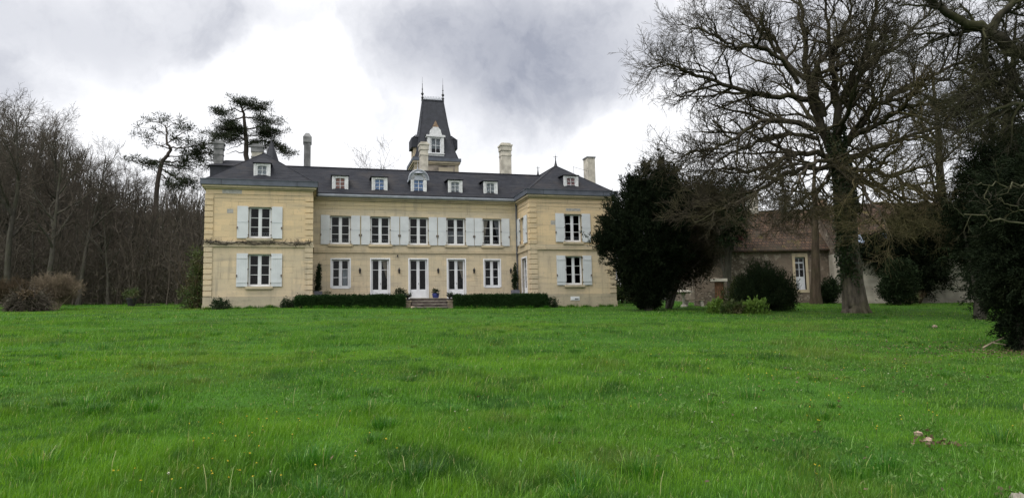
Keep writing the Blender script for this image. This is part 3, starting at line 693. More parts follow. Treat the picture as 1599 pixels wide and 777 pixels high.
# finials on the right pavilion
for t, d, z in ((24.05, 3.2, 13.3), (24.05, 7.65, 13.45)):
    m = MB(); m.lathe(t, d, [(.16, z), (.07, z + .3), (.03, z + .6), (.055, z + .64), (.025, z + .68), (.018, z + .78), (.04, z + .82), (.008, z + .86), (.005, z + 1.05)], 8)
    m.tube([(t - .2, d, z + .76), (t + .2, d, z + .76)], .012, 5); m.tube([(t, d - .15, z + .76), (t, d + .15, z + .76)], .012, 5)
    hb(m, 'roof_finial', M['iron'])
# dormers
def arc(c, hw_, z, rise, n=8): return [(c + hw_ * math.cos(a), z + rise * math.sin(a)) for a in np.linspace(0, math.pi, n)]
def dormer(c, d, w, z0, z1, blind, domed=False, slope=.12):
    b = w / 2; back = d + 2.0
    m = MB(); m.box(c - b + .02, c + b - .02, d + .1, back, z0 - .3, z1 - .03)
    o = hb(m, 'dormer', M['slate_dark'])
    # frame with a shallow arched head
    iw, zi0, zi1 = b - .19, z0 + .10, z1 - (.30 if domed else .20)
    rise = iw if domed else .07
    if domed: zi1 = z1 - .12 - iw
    inner = [(c - iw, zi0), (c + iw, zi0)] + arc(c, iw, zi1, rise, 9)
    f = MB(front(d))
    if domed: out_ = [(c - b, z0), (c + b, z0)] + [(c + b * math.cos(a), zi1 + .0 + (b + .02) * math.sin(a)) for a in np.linspace(0, math.pi, 9)]
    else: out_ = [(c - b, z0), (c + b, z0)] + [(c + b * (1 - 2 * k / 8), z1) for k in range(9)]
    f.ring_frame(out_, inner, 0, .14)
    f.box(c - b - .05, c + b + .05, -.06, .0, z0 - .05, z0 + .03)
    f.box(c - b - .02, c - b + .1, -.03, 0, z0 + .03, zi1 if domed else z1 - .02); f.box(c + b - .1, c + b + .02, -.03, 0, z0 + .03, zi1 if domed else z1 - .02)
    hb(f, 'dormer_frame', M['frame_stone'], o)
    s = MB(front(d)); i2 = iw - .045
    s.ring_frame(inner, [(c - i2, zi0 + .05), (c + i2, zi0 + .05)] + arc(c, i2, zi1, rise * .93, 9), .05, .10)
    s.box(c - .018, c + .018, .05, .09, zi0 + .05, zi1 + rise * .9)
    for q in (.36, .7): zz = zi0 + (zi1 - zi0) * q + .03; s.box(c - i2, c + i2, .055, .085, zz - .012, zz + .012)
    hb(s, 'dormer_window', M['white'], o)
    g = MB(front(d)); g.add([(x, .075, z) for x, z in inner], [tuple(range(len(inner)))]); hb(g, 'pane', M['glass'], o)
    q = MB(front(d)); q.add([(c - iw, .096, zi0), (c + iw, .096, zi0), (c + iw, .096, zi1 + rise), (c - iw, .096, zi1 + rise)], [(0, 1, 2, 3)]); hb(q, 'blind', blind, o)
    r = MB()
    if domed:
        n = 12; hh = b + .12
        prof = [(c + hh * math.cos(a), zi1 + .02 + (b + .14) * math.sin(a)) for a in np.linspace(0, math.pi, n)]
        r.prism(prof, d + .0, back, 0)
        rim = [(c + (hh + .05) * math.cos(a), d - .06, zi1 + .02 + (b + .19) * math.sin(a)) for a in np.linspace(0, math.pi, n)]
        r.tube(rim, .05, 6)
        r.lathe(c, d + .45, [(.62, zi1 + .52), (.50, zi1 + .68), (.3, zi1 + .80), (.1, zi1 + .87), (.03, zi1 + .92), (.05, zi1 + .98), (.02, zi1 + 1.03), (.006, zi1 + 1.55)], 16)
        hb(r, 'dormer_dome', M['zinc_pale'], o)
    else:
        e = .09; zt = z1 + .015
        r.add([(c - b - e, d - .1, zt), (c + b + e, d - .1, zt), (c + b + e, back + .4, zt + .05 + slope), (c - b - e, back + .4, zt + .05 + slope),
               (c - b - e, d - .1, zt + .05), (c + b + e, d - .1, zt + .05), (c + .2, d + 1.0, zt + .07 + slope * 2.2), (c - .2, d + 1.0, zt + .07 + slope * 2.2), (c + .2, back + .4, zt + .07 + slope * 2.2), (c - .2, back + .4, zt + .07 + slope * 2.2)],
              [(0, 1, 5, 4), (4, 5, 6, 7), (5, 1, 2, 8, 6), (0, 4, 7, 9, 3), (7, 6, 8, 9), (0, 3, 2, 1)])
        hb(r, 'dormer_roof', M['slate'], o)
dd = DC + .12
dormer(8.2, dd, 1.06, 10.98, 12.06, M['red_blind']); dormer(10.91, dd, 1.06, 10.98, 12.06, M['blue_blind_and_reflection'])
dormer(13.68, dd, 1.10, 10.97, 12.42, M['blue_blind_and_reflection'], domed=True)  # blue sheet behind this pane stands in for a blue reflection
dormer(16.34, dd, 1.02, 10.96, 12.04, M['grey_blind']); dormer(18.98, dd, 1.02, 10.96, 12.04, M['grey_blind'])
dormer(3.24, .5, .98, 10.99, 12.1, M['grey_blind'], slope=.22); dormer(24.24, .5, 1.06, 11.0, 12.06, M['check_blind'])
# chimneys
def chimney(t0, t1, d0, d1, z0, z1, mat, cap='flat', capmat=None):
    m = MB(); m.box(t0, t1, d0, d1, z0, z1 - .02)
    o = hb(m, 'chimney', mat); k = MB()
    if cap == 'flat': k.box(t0 - .05, t1 + .05, d0 - .05, d1 + .05, z1 - .02, z1 + .08)
    elif cap == 'band':
        k.box(t0 - .05, t1 + .05, d0 - .05, d1 + .05, z1 - .42, z1 - .06); k.box(t0 - .1, t1 + .1, d0 - .1, d1 + .1, z1 - .06, z1 + .06); k.box(t0 + .03, t1 - .03, d0 + .03, d1 - .03, z1 + .06, z1 + .2)
        k.box(t0 - .03, t1 + .03, d0 - .03, d1 + .03, z1 - .85, z1 - .75)
    elif cap == 'round':
        k.frustum((t0 - .06, t1 + .06, d0 - .06, d1 + .06), z1 - .42, (t0 - .07, t1 + .07, d0 - .07, d1 + .07), z1 - .02); k.frustum((t0 - .07, t1 + .07, d0 - .07, d1 + .07), z1 - .02 + .003, (t0 + .12, t1 - .12, d0 + .1, d1 - .1), z1 + .3)
    hb(k, 'chimney_cap', capmat or mat, o)
chimney(5.70, 6.18, 6.4, 7.2, 12.4, 15.55, M['chim_dark'], 'round')
chimney(20.66, 21.46, 6.35, 7.1, 12.3, 15.62, M['chim'], 'band')
chimney(27.03, 27.66, 4.2, 5.1, 9.0, 14.40, M['chim'], 'flat', M['chim_dark'])
chimney(14.24, 14.82, 6.2, 6.9, 12.6, 15.35, M['chim'], 'band')
chimney(-.62, -.02, 7.9, 8.6, 13.2, 15.15, M['chim_dark'], 'band')
chimney(1.95, 2.72, 8.0, 8.7, 13.0, 15.05, M['chim'], 'band', M['chim_dark'])
m = MB(); m.tube([(24.9, 1.7, 13.0), (27.1, 4.2, 13.3)], .012, 4); m.tube([(24.9, 1.7, 12.1), (24.9, 1.7, 13.05)], .012, 4); hb(m, 'antenna_wire', M['iron'])
# slate-hung block and pepper-pot turret at the back of the left pavilion
m = MB(); m.frustum((-.82, 3.2, 7.6, 10.4), 10.9, (-.82, 3.2, 7.6, 10.4), 13.40); hb(m, 'attic_block', M['slate_dark'])
m = MB(); m.frustum((-.95, 3.33, 7.48, 10.5), 13.402, (.1, 2.3, 8.8, 9.2), 14.1); hb(m, 'attic_roof', M['slate'])
m = MB(); m.lathe(3.36, 8.0, [(.78, 12.6), (.66, 13.55), (.36, 14.55), (.05, 15.45)], 10); o = hb(m, 'turret_roof', M['slate_dark'])
m = MB(); m.lathe(3.36, 8.0, [(.06, 15.4), (.03, 15.6), (.06, 15.66), (.02, 15.72), (.006, 16.45)], 8); hb(m, 'roof_finial', M['iron'], o)
# the tower
tx, ty, hwid = 16.12, 11.8, 1.78
m = MB(); m.box(tx - hwid, tx + hwid, ty - hwid, ty + hwid, 9.0, 14.65)
for sx in (-1, 1):
    for sy in (-1, 1): m.box(tx + sx * (hwid - .12) - .16, tx + sx * (hwid - .12) + .16, ty + sy * (hwid - .12) - .16, ty + sy * (hwid - .12) + .16, 9.0, 14.64, 1)
m.box(tx + .15, tx + 1.35, ty - hwid - .02, ty - hwid + .1, 13.6, 14.45, 2)
tower = hb(m, 'tower', [M['towerbrick'], M['plinth'], M['plinth']])
m = MB()
for q, z, h in ((.08, 14.652, .12), (.17, 14.775, .16)): m.box(tx - hwid - q, tx + hwid + q, ty - hwid - q, ty + hwid + q, z, z + h)
hb(m, 'tower_cornice', M['plinth'], tower)
m = MB(); m.box(tx - hwid - .22, tx + hwid + .22, ty - hwid - .22, ty + hwid + .22, 14.94, 15.20); hb(m, 'tower_gutter', M['zinc'], tower)
m = MB(); prof = [(15.2, hwid + .02, hwid + .02), (15.9, hwid - .22, hwid - .24), (16.9, 1.36, 1.20), (18.3, 1.14, .78), (20.5, .88, .22)]
for (za, xa, ya), (zb_, xb, yb) in zip(prof, prof[1:]):
    m.frustum((tx - xa, tx + xa, ty - ya, ty + ya), za, (tx - xb, tx + xb, ty - yb, ty + yb), zb_, cap=False)
for sx in (-1, 1):
    for sy in (-1, 1): m.tube([(tx + sx * a, ty + sy * b, z) for z, a, b in prof], .045, 5)
m.box(tx - .92, tx + .92, ty - .25, ty + .25, 20.5, 20.62)
hb(m, 'tower_roof', M['slate_dark'], tower)
m = MB(); zr = 20.62
m.box(tx - .8, tx + .8, ty - .012, ty + .012, zr + .02, zr + .05); m.box(tx - .8, tx + .8, ty - .012, ty + .012, zr + .2, zr + .225)
for k in range(12):
    xx = tx - .74 + k * .1345; m.tube([(xx, ty, zr), (xx, ty, zr + .3)], .014, 4); m.lathe(xx + .067, ty, [(.02, zr + .08), (.045, zr + .12), (.02, zr + .17)], 6)
    m.lathe(xx, ty, [(.012, zr + .28), (.035, zr + .33), (.008, zr + .38)], 6)
hb(m, 'roof_cresting', M['zinc_pale'], tower)
for s in (-1, 1):
    m = MB(); x = tx + s * .88; z = 20.5
    m.lathe(x, ty, [(.1, z), (.09, z + .3), (.13, z + .34), (.05, z + .42), (.05, z + .52), (.12, z + .62), (.12, z + .68), (.045, z + .78), (.03, z + 1.0), (.07, z + 1.06), (.03, z + 1.12), (.02, z + 1.5), (.035, z + 1.53), (.012, z + 1.56), (.006, z + 2.15)], 8)
    hb(m, 'roof_finial', M['iron'], tower)
def tower_dormer(rot, scale=1.0):
    ca, sa = math.cos(rot), math.sin(rot)
    tfn = lambda u, y, z: (tx + u * ca - (y - hwid) * sa, ty + u * sa + (y - hwid) * ca, z)
    c = -.05 if rot == 0 else 0
    f = MB(tfn); w_, z0, z1 = .42, 15.62, 16.95
    f.ring_frame([(c - .68, 15.25), (c + .68, 15.25), (c + .68, 17.0), (c - .68, 17.0)], [(c - w_, z0), (c + w_, z0), (c + w_, z1), (c - w_, z1)], .06, .5)
    f.box(c - .72, c + .72, -.02, .5, 15.56, 15.62); f.box(c - .78, c + .78, -.03 if rot == 0 else .2, .5, 17.0, 17.16 if rot == 0 else 17.05)
    if rot == 0: f.prism([(c - .52, 17.16), (c + .52, 17.16), (c + .42, 17.6), (c + .2, 17.85), (c - .2, 17.85), (c - .42, 17.6)], .06, .5)
    if rot == 0: f.prism([(c - .26, 17.85), (c + .26, 17.85), (c, 18.4)], .08, .5, 1 if rot == 0 else 2)
    f.box(c - .66, c - .48, .02, .06, 15.63, 16.98); f.box(c + .48, c + .66, .02, .06, 15.63, 16.98)
    hb(f, 'dormer_frame', [M['frame_stone'] if rot == 0 else M['trim'], M['brick'], M['slate_dark']], tower)
    b = MB(tfn); b.box(c - .66, c + .66, .5, 1.5, 15.25, 16.98); b.add([(c - .84, .12, 17.16), (c + .84, .12, 17.16), (c + .84, 1.4, 17.2), (c - .84, 1.4, 17.2), (c, .5, 17.75), (c, 1.4, 17.75)], [(0, 4, 5, 3), (1, 2, 5, 4), (0, 1, 4)])
    if rot: b.box(c - .82, c + .82, -.16, .6, 16.3, 17.1); b.add([(c - .8, -.12, 17.1), (c + .8, -.12, 17.1), (c + .5, .3, 17.5), (c - .5, .3, 17.5)], [(0, 1, 2, 3)])
    hb(b, 'dormer_roof', M['slate_dark'], tower)
    s = MB(tfn); s.ring_frame([(c - w_, z0), (c + w_, z0), (c + w_, z1), (c - w_, z1)], [(c - w_ + .07, z0 + .08), (c + w_ - .07, z0 + .08), (c + w_ - .07, z1 - .07), (c - w_ + .07, z1 - .07)], .12, .2)
    s.box(c - .02, c + .02, .13, .17, z0 + .08, z1 - .07)
    for q in (.52,): s.box(c - w_ + .07, c + w_ - .07, .13, .17, z0 + (z1 - z0) * q - .015, z0 + (z1 - z0) * q + .015)
    hb(s, 'dormer_window', M['white'], tower)
    g = MB(tfn); g.add([(c - w_, .16, z0), (c + w_, .16, z0), (c + w_, .16, z1), (c - w_, .16, z1)], [(0, 1, 2, 3)]); hb(g, 'pane', M['glass'], tower)
    q = MB(tfn); q.box(c - w_, c + w_, .3, .32, z0, z1); hb(q, 'blind', M['grey_blind'], tower)
for k in range(4): tower_dormer(k * math.pi / 2)

# ------------------------------------------------------------------ terrace, steps and the things along the front
m = MB(); m.box(WL + .1, T0 - .1, -.55, DC - .035, 1.7, 3.34)
o = m.build('terrace', M['steps']); o.location = (HX, HY, 0); o.rotation_euler = (0, 0, TH); tag(o, kind='structure')
def on_house(name, t, d, z, label, cat, group=None):
    p = hw(t, d, z); e = empty(name, p, TH); return tag(e, label, cat, group)
e = on_house('garden_steps', 13.65, -.56, 2.5, 'four worn stone steps between the two clipped hedges, leading up to the middle doors', 'steps')
for k in range(4):
    m = MB(); m.box(-1.12, 1.12, -.36 * (k + 1), 0 if k == 0 else -.36 * k - .002, -.6, .82 - .2 * k); m.box(-1.14, 1.14, -.36 * (k + 1) - .03, -.36 * k - .03 if k else 0, .82 - .2 * k + .001, .86 - .2 * k, 1)
    m.build('step', [M['steps'], M['rock']], e)
for i, (t, side) in enumerate(((12.28, 'left'), (15.02, 'right'))):
    e = on_house('step_pier', t, -1.15, 2.55, f'squat rough stone pier beside the {side} end of the garden steps', 'pier')
    m = MB(); m.frustum((-.2, .2, -.2, .2), -.4, (-.17, .17, -.17, .17), .56); m.build('shaft', M['pier'], e)
    m = MB(); m.box(-.23, .23, -.23, .23, .561, .64); m.build('cap', M['pier'], e)
    m = MB(); m.lathe(.28 if i == 0 else .32, -.42, [(.12, -.3), (.17, 0), (.2, .12), (.12, .26), (.02, .3)], 10); m.build('ball', M['pier'], e, smooth=True)
    u = on_house('garden_urn', t, -1.15, 3.192, f'black iron urn on the stone pier at the {side} side of the steps', 'urn')
    m = MB(); m.lathe(0, 0, [(.13, 0), (.13, .04), (.05, .08), (.04, .14), (.1, .18), (.2, .26), (.21, .31), (.25, .34), (.25, .36), (.19, .35)], 14); m.build('bowl', M['iron'], u, smooth=True)
    rg = np.random.default_rng(20 + i); V, F = lobes_foliage(rg, [(0, 0, .38, .18, .18, .08)], 12, 14, .06, .09, .04); np_mesh('plant', [(V, F, 0)], M['box'], u)
def pot(name, t, d, z, prof, mat, label, cat, plant=None, pmat=None, seed=1):
    e = on_house(name, t, d, z, label, cat)
    m = MB(); m.lathe(0, 0, prof, 16 if name != 'square_planter' else 4); m.build('pot', mat, e)
    if plant: V, F = lobes_foliage(np.random.default_rng(seed), *plant); np_mesh('plant', [(V, F, 0)], pmat, e)
    return e
pot('flower_pot', 14.55, 1.6, 3.345, [(.17, 0), (.24, .3), (.25, .42), (.22, .42), (.2, .3)], M['blue_pot'], 'cobalt blue glazed pot with a small dark plant, right of the middle door', 'flower pot', ([(0, 0, .5, .2, .2, .14)], 14, 16, .07, .1, .05), M['yew'], 2)
pot('flower_pot', 12.1, 1.2, 3.345, [(.2, 0), (.27, .3), (.28, .36)], M['black_pot'], 'black pot with a rounded dark shrub, left of the middle door', 'flower pot', ([(0, 0, .5, .28, .28, .2)], 22, 18, .08, .1, .05), M['yew'], 3)
pot('flower_pot', 7.25, 2.3, 3.345, [(.18, 0), (.24, .42), (.25, .46)], M['black_pot'], 'small black pot beside the cypress planter at the left inner corner', 'flower pot', ([(0.1, 0, .52, .28, .15, .07)], 10, 10, .06, .12, .03), M['wildgreen'], 4)
for t, d, hgt, lab, sd in ((6.78, 2.55, 1.85, 'slim potted cypress in a grey planter where the left pavilion meets the middle front', 5), (20.5, 2.6, 1.75, 'slim potted cypress in a grey planter where the right pavilion meets the middle front', 6)):
    e = on_house('potted_cypress', t, d, 3.345, lab, 'potted tree')
    m = MB(); m.frustum((-.21, .21, -.21, .21), 0, (-.27, .27, -.27, .27), .66); m.build('planter', M['grey_pot'], e)
    m = MB(); m.tube([(0, 0, .6), (0, 0, 1.6)], .03, 6); m.build('trunk', M['bark_wood'], e)
    V, F = lobes_foliage(np.random.default_rng(sd), [(0, 0, .66 + hgt * .3, .11, .11, hgt * .33), (.02, 0, .66 + hgt * .62, .08, .08, hgt * .36)], 60, 22, .1, .12, .05, up=1.6)
    np_mesh('crown', [(V, F, 0)], M['yew'], e)
def box_hedge(t0, t1, d0, d1, z1, label, seed, zb=2.2):
    e = on_house('clipped_hedge', (t0 + t1) / 2, (d0 + d1) / 2, zb, label, 'hedge'); rg = np.random.default_rng(seed)
    a, b, h = (t1 - t0) / 2, (d1 - d0) / 2, z1 - zb
    m = MB(); m.box(-a + .1, a - .1, -b + .1, b - .1, -.2, h - .1); m.build('dense_core', M['hedge'], e)
    n = int(14000 * a / 3.2); Cs = []; Ds = []
    for k, ar in (('f', a * h), ('k', a * h * .35), ('t', a * b), ('l', b * h * .9), ('r', b * h * .9)):
        q = int(n * ar / (a * h + a * b)); u = rg.uniform(-1, 1, q); v = rg.uniform(-1, 1, q); zz = (v * .5 + .5) * h
        if k in 'fk': s_ = -1 if k == 'f' else 1; C = np.stack([u * a, np.full(q, s_ * (b - .08)), zz], 1); D = np.tile([0, s_, .35], (q, 1))
        elif k == 't': C = np.stack([u * a, v * b, np.full(q, h - .09)], 1); D = np.tile([0, 0, 1.], (q, 1))
        else: s_ = -1 if k == 'l' else 1; C = np.stack([np.full(q, s_ * (a - .08)), u * b, zz], 1); D = np.tile([s_, 0, .35], (q, 1))
        Cs.append(C + rg.normal(size=(q, 3)) * .045); Ds.append(D + rg.normal(size=(q, 3)) * .6)
    C = np.concatenate(Cs)
    rr = np.clip((np.abs(C[:, 0]) - (a - .25)) / .25, 0, 1); C[:, 2] -= np.where(C[:, 2] > h - .3, rr ** 2 * .12, 0)
    C[:, 2] += (fbm(C[:, 0] * 1.3 + 50, C[:, 1] * 2 + 50) - .5) * .14 * (C[:, 2] > h - .3)
    V, F = leaves_np(C, np.concatenate(Ds), rg.uniform(.06, .13, len(C)), rg.uniform(.03, .06, len(C)), rg); np_mesh('foliage', [(V, F, 0)], M['hedge'], e)
box_hedge(5.42, 12.04, -2.0, -1.0, 3.55, 'low clipped dark hedge left of the garden steps', 31)
box_hedge(15.2, 21.45, -2.0, -1.0, 3.52, 'low clipped dark hedge right of the garden steps', 32)
for t, d, r, lab, sd in ((1.08, -.75, .42, 'small round box bush against the left pavilion plinth', 41), (5.0, -.7, .34, 'small box bush at the left end of the left hedge', 42), (21.95, -.9, .42, 'small box bush at the right end of the right hedge', 43)):
    p = hw(t, d); e = empty('box_bush', p); tag(e, lab, 'bush')
    V, F = lobes_foliage(np.random.default_rng(sd), [(0, 0, r * .55, r * 1.15, r, r * .75)], 70, 22, .1, .09, .05); np_mesh('foliage', [(V, F, 0)], M['box'], e)
    m = MB(); m.tube([(0, 0, -.1), (0, 0, r * .6)], .03, 5); m.build('stem', M['bark_wood'], e)
# bare creeper along the string course of the left pavilion
rg = random.Random(3); brs = []
for k in range(3):
    pts = [(t, -.12 - .03 * rg.random(), 6.95 + .05 * math.sin(t * 3 + k) + rg.uniform(-.05, .06) - .04 * k) for t in np.linspace(-.1 + .2 * k, WL - .1 * k, 26)]
    brs.append((pts, [.03 - .0006 * i for i in range(26)]))
for k in range(150):
    t = rg.uniform(0, WL) if k < 70 else rg.choice((rg.uniform(.1, .9), rg.uniform(5.3, 6.3), rg.uniform(2.3, 4.1))); z = 6.95; up_ = rg.choice((1, 1, -1)) * rg.uniform(.06, .32)
    p = [(t, -.12, z)]
    for i in range(3): p.append((p[-1][0] + rg.uniform(-.1, .1), -.06 - .05 * rg.random(), p[-1][2] + up_ / 3))
    brs.append((p, [.011, .009, .007, .004]))
V, F = tubes_np(brs, 4); o = np_mesh('climbing_vine', [(V - np.array([0, 0, ZH]), F, 0)], M['twig_wood'], loc=(HX, HY, ZH)); o.rotation_euler = (0, 0, TH)
tag(o, 'bare woody creeper running along the ledge of the left pavilion', 'creeper')

# ------------------------------------------------------------------ trees
def v_add(a, b, k=1.0): return (a[0] + b[0] * k, a[1] + b[1] * k, a[2] + b[2] * k)
def v_norm(a):
    l = math.sqrt(a[0] ** 2 + a[1] ** 2 + a[2] ** 2) + 1e-9; return (a[0] / l, a[1] / l, a[2] / l)
def v_cross(a, b): return (a[1] * b[2] - a[2] * b[1], a[2] * b[0] - a[0] * b[2], a[0] * b[1] - a[1] * b[0])
def tilt(rg, d, ang):
    "direction d turned by ang about a random side"
    h = (0, 0, 1) if abs(d[2]) < .9 else (1, 0, 0)
    a = v_norm(v_cross(d, h)); b = v_cross(d, a); q = rg.uniform(0, 2 * math.pi)
    s = (a[0] * math.cos(q) + b[0] * math.sin(q), a[1] * math.cos(q) + b[1] * math.sin(q), a[2] * math.cos(q) + b[2] * math.sin(q))
    return v_norm(tuple(d[i] * math.cos(ang) + s[i] * math.sin(ang) for i in range(3)))
class Spec:
    "per level: children n per parent, length L, segments, angle (deg), trop (up pull), wob; radius ratio rr, smallest radius rmin"
    def __init__(s, **k): s.__dict__.update(k)
def stem(rg, p, d, L, r0, r1, seg, wob, trop):
    pts = [p]; rad = [r0]
    for i in range(seg):
        d = v_norm((d[0] + rg.gauss(0, wob), d[1] + rg.gauss(0, wob), d[2] + rg.gauss(0, wob) + trop))
        p = v_add(p, d, L / seg); pts.append(p); rad.append(r0 + (r1 - r0) * (i + 1) / seg)
    return pts, rad
def children(rg, out, pts, rad, lvl, S, n=None, s0=None):
    if lvl >= len(S.n): return
    n = S.n[lvl] if n is None else n; s0 = S.s0[lvl] if s0 is None else s0; m = len(pts) - 1
    for k in range(n):
        s = s0 + (1 - s0) * (k + rg.random()) / n; f = min(s * m, m - 1e-4); i = int(f); f -= i
        p = tuple(pts[i][j] * (1 - f) + pts[i + 1][j] * f for j in range(3)); t = v_norm(tuple(pts[i + 1][j] - pts[i][j] for j in range(3)))
        r = rad[i] * (1 - f) + rad[i + 1] * f
        d = tilt(rg, t, R(S.ang[lvl] * rg.uniform(.65, 1.3)))
        if hasattr(S, 'flat'): d = v_norm((d[0], d[1], d[2] * S.flat))
        L = S.L[lvl] * rg.uniform(.6, 1.35) * (1 - S.fall[lvl] * s)
        rc = max(S.rmin, min(r * .75, S.rr[lvl] * rg.uniform(.75, 1.2)))
        q = stem(rg, p, d, L, rc, max(S.rmin * .7, rc * .35), S.seg[lvl], S.wob[lvl], S.trop[lvl])
        out[min(lvl, 3)].append(q); children(rg, out, *q, lvl + 1, S)
def build_tree(name, loc, out, mats, tag_args=None, sides=(9, 5, 3, 3), trunk_lvls=1, extra_trunk=()):
    e = empty(name, loc)
    T = [(*tubes_np(b, s), 0) for b, s in ((list(extra_trunk), 12), *[(out[i], sides[i]) for i in range(trunk_lvls)]) if b]
    np_mesh('trunk', T, mats[0], e, smooth=True)
    C = [(*tubes_np(out[i], sides[i]), 0) for i in range(trunk_lvls, 4) if out[i]]
    np_mesh('crown', C, mats[1], e, smooth=True)
    if tag_args: tag(e, *tag_args)
    return e
def trunk_line(pts, rads, sub=4, wob=.03, rg=random):
    "smooth an authored polyline"
    A = np.array(pts, float); Rr = np.array(rads, float); n = len(A); ext = np.vstack([2 * A[0] - A[1], A, 2 * A[-1] - A[-2]])
    o, r = [], []
    for i in range(n - 1):
        p0, p1, p2, p3 = ext[i:i + 4]
        for k in range(sub):
            t = k / sub
            o.append(tuple(.5 * (2 * p1 + (p2 - p0) * t + (2 * p0 - 5 * p1 + 4 * p2 - p3) * t * t + (3 * p1 - p0 - 3 * p2 + p3) * t ** 3) + np.array([rg.gauss(0, wob) for _ in range(3)]) * (0 if i == 0 and k == 0 else 1)))
            r.append(Rr[i] * (1 - t) + Rr[i + 1] * t)
    o.append(tuple(A[-1])); r.append(Rr[-1]); return o, r

# --- the great bare tree on the right, limb by limb
rg = random.Random(11)
OY = 39.0; ob = at(1337, OY)
def zp(X, Yv, dep): q = P(1000 + X / 2.589, Yv / 2.589, OY + dep); return (q[0] - ob[0], q[1] - ob[1], q[2] - ob[2])
def fp(px, py, dep): q = P(px, py, OY + dep); return (q[0] - ob[0], q[1] - ob[1], q[2] - ob[2])
trunk = trunk_line([fp(1337, 496, 0), fp(1336, 482, 0), fp(1333, 462, 0), fp(1328, 420, 0), fp(1323, 360, 0), fp(1318, 310, 0), fp(1311, 262, 0), fp(1305, 225, 0)],
                   [.70, .66, .60, .56, .53, .53, .48, .40], 4, .012, rg)
LIMBS = [
 ([(800, 640, 0), (720, 490, .3), (690, 380, .6), (660, 200, 1.2), (650, 0, 1.8), (640, -160, 2)], .30, 14),
 ([(795, 600, 0), (790, 400, -.4), (770, 260, -.8), (755, 100, -1.4), (740, -60, -2)], .26, 12),
 ([(740, 470, .2), (700, 330, -.6), (740, 240, -1.2), (800, 150, -1.8), (850, 60, -2.2), (835, -60, -2.6)], .24, 10),
 ([(700, 400, .6), (560, 390, 0), (400, 365, -.8), (300, 330, -1.2), (200, 290, -1.4), (100, 262, -1.6), (50, 280, -1.6)], .17, 18),
 ([(668, 320, .8), (590, 250, 1.4), (540, 190, 2), (470, 110, 2.6), (420, 40, 3), (340, -40, 3.4)], .16, 14),
 ([(640, 340, .2), (540, 215, -.8), (420, 190, -1.4), (330, 160, -1.8), (240, 120, -2), (190, 140, -2)], .13, 15),
 ([(735, 530, 0), (600, 490, -.8), (480, 490, -1.4), (380, 560, -2), (300, 600, -2.2), (190, 620, -2.4), (140, 660, -2.4)], .17, 17),
 ([(790, 640, 0), (640, 615, -.6), (540, 660, -1.2), (430, 690, -1.6), (330, 680, -1.8), (200, 695, -2)], .17, 15),
 ([(800, 680, 0), (640, 680, -1.8), (540, 730, -2.6), (440, 790, -3.2), (330, 840, -3.6), (220, 900, -3.8)], .15, 14),
 ([(720, 560, .2), (600, 540, 1.4), (450, 590, 2.4), (330, 640, 3.2), (230, 720, 3.6)], .14, 13),
 ([(820, 600, 0), (880, 520, -.6), (960, 420, -1), (1080, 360, -1.5), (1200, 300, -2), (1320, 250, -2.4), (1430, 255, -2.6)], .21, 18),
 ([(800, 420, -.4), (900, 270, .4), (1040, 180, 1.2), (1160, 60, 1.8), (1240, -60, 2)], .18, 15),
 ([(830, 640, 0), (950, 600, .8), (1080, 550, 1.6), (1220, 520, 2.2), (1340, 530, 2.8)], .18, 15),
 ([(795, 430, -.3), (860, 300, -1), (930, 150, -1.8), (960, 0, -2.4), (970, -120, -2.6)], .19, 13),
 ([(830, 560, 0), (960, 500, -2), (1080, 430, -3.6), (1180, 420, -4.6), (1290, 440, -5.2)], .16, 14),
 ([(810, 690, 0), (930, 690, -1.8), (1040, 720, -3), (1160, 790, -3.8), (1280, 860, -4.4), (1340, 930, -4.6)], .15, 15),
 ([(810, 690, 0), (900, 740, .9), (1000, 770, 1.6), (1120, 850, 2.2), (1200, 920, 2.6)], .13, 13),
 ([(800, 660, 0), (770, 640, -2.4), (700, 660, -4.4), (640, 720, -5.8), (600, 800, -6.4)], .16, 14),
 ([(800, 560, 0), (830, 480, -2.2), (860, 380, -4), (900, 260, -5.2), (920, 130, -5.8)], .17, 13),
 ([(800, 620, 0), (850, 560, 2.6), (900, 480, 4.6), (940, 380, 5.6), (1000, 250, 6.4)], .17, 13),
 ([(780, 560, 0), (700, 480, 2.6), (620, 380, 4.8), (560, 280, 5.8), (500, 200, 6.4)], .16, 13),
 ([(800, 670, 0), (850, 690, -2.6), (900, 760, -4.4), (960, 850, -5.4), (1000, 940, -6)], .13, 13),
 ([(790, 700, 0), (720, 760, 1.4), (640, 820, 2.2), (560, 900, 2.8)], .12, 11),
]
S_oak = Spec(n=[0, 6, 5, 4], s0=[.25, .15, .12, .1], ang=[42, 40, 40, 42], L=[3.4, 2.0, .95, .45], fall=[.78, .45, .35, .3], rr=[.10, .048, .018, .010], rmin=.0085, seg=[8, 6, 4, 2], wob=[.17, .18, .17, .16], trop=[.03, .04, .04, .03])
out = [[], [], [], []]; outm = [[], [], [], []]; limbs = []
for li, (pts, r, n) in enumerate(LIMBS):
    q = trunk_line([zp(*p) for p in pts], [r * (1 - .86 * i / (len(pts) - 1)) for i in range(len(pts))], 4, .07, rg)
    limbs.append(q); low = li in (12, 14, 15, 16, 21, 22); children(rg, outm if low else out, q[0], q[1], 0, S_oak, n=n + (3 if low else 0), s0=.14)
e = empty('bare_tree', ob); tag(e, 'huge spreading bare tree with an ivy-clad trunk on the lawn, right of the chateau', 'tree')
flare = []
for k in range(9):
    a = k * 2 * math.pi / 9 + rg.uniform(-.2, .2); x, y = math.cos(a), math.sin(a)
    flare.append(([(x * .40, y * .40, 1.1), (x * .48, y * .48, .5), (x * .58, y * .58, .16), (x * .80, y * .80, -.14)], [.15, .16, .15, .08]))
V, F = tubes_np([trunk], 18)
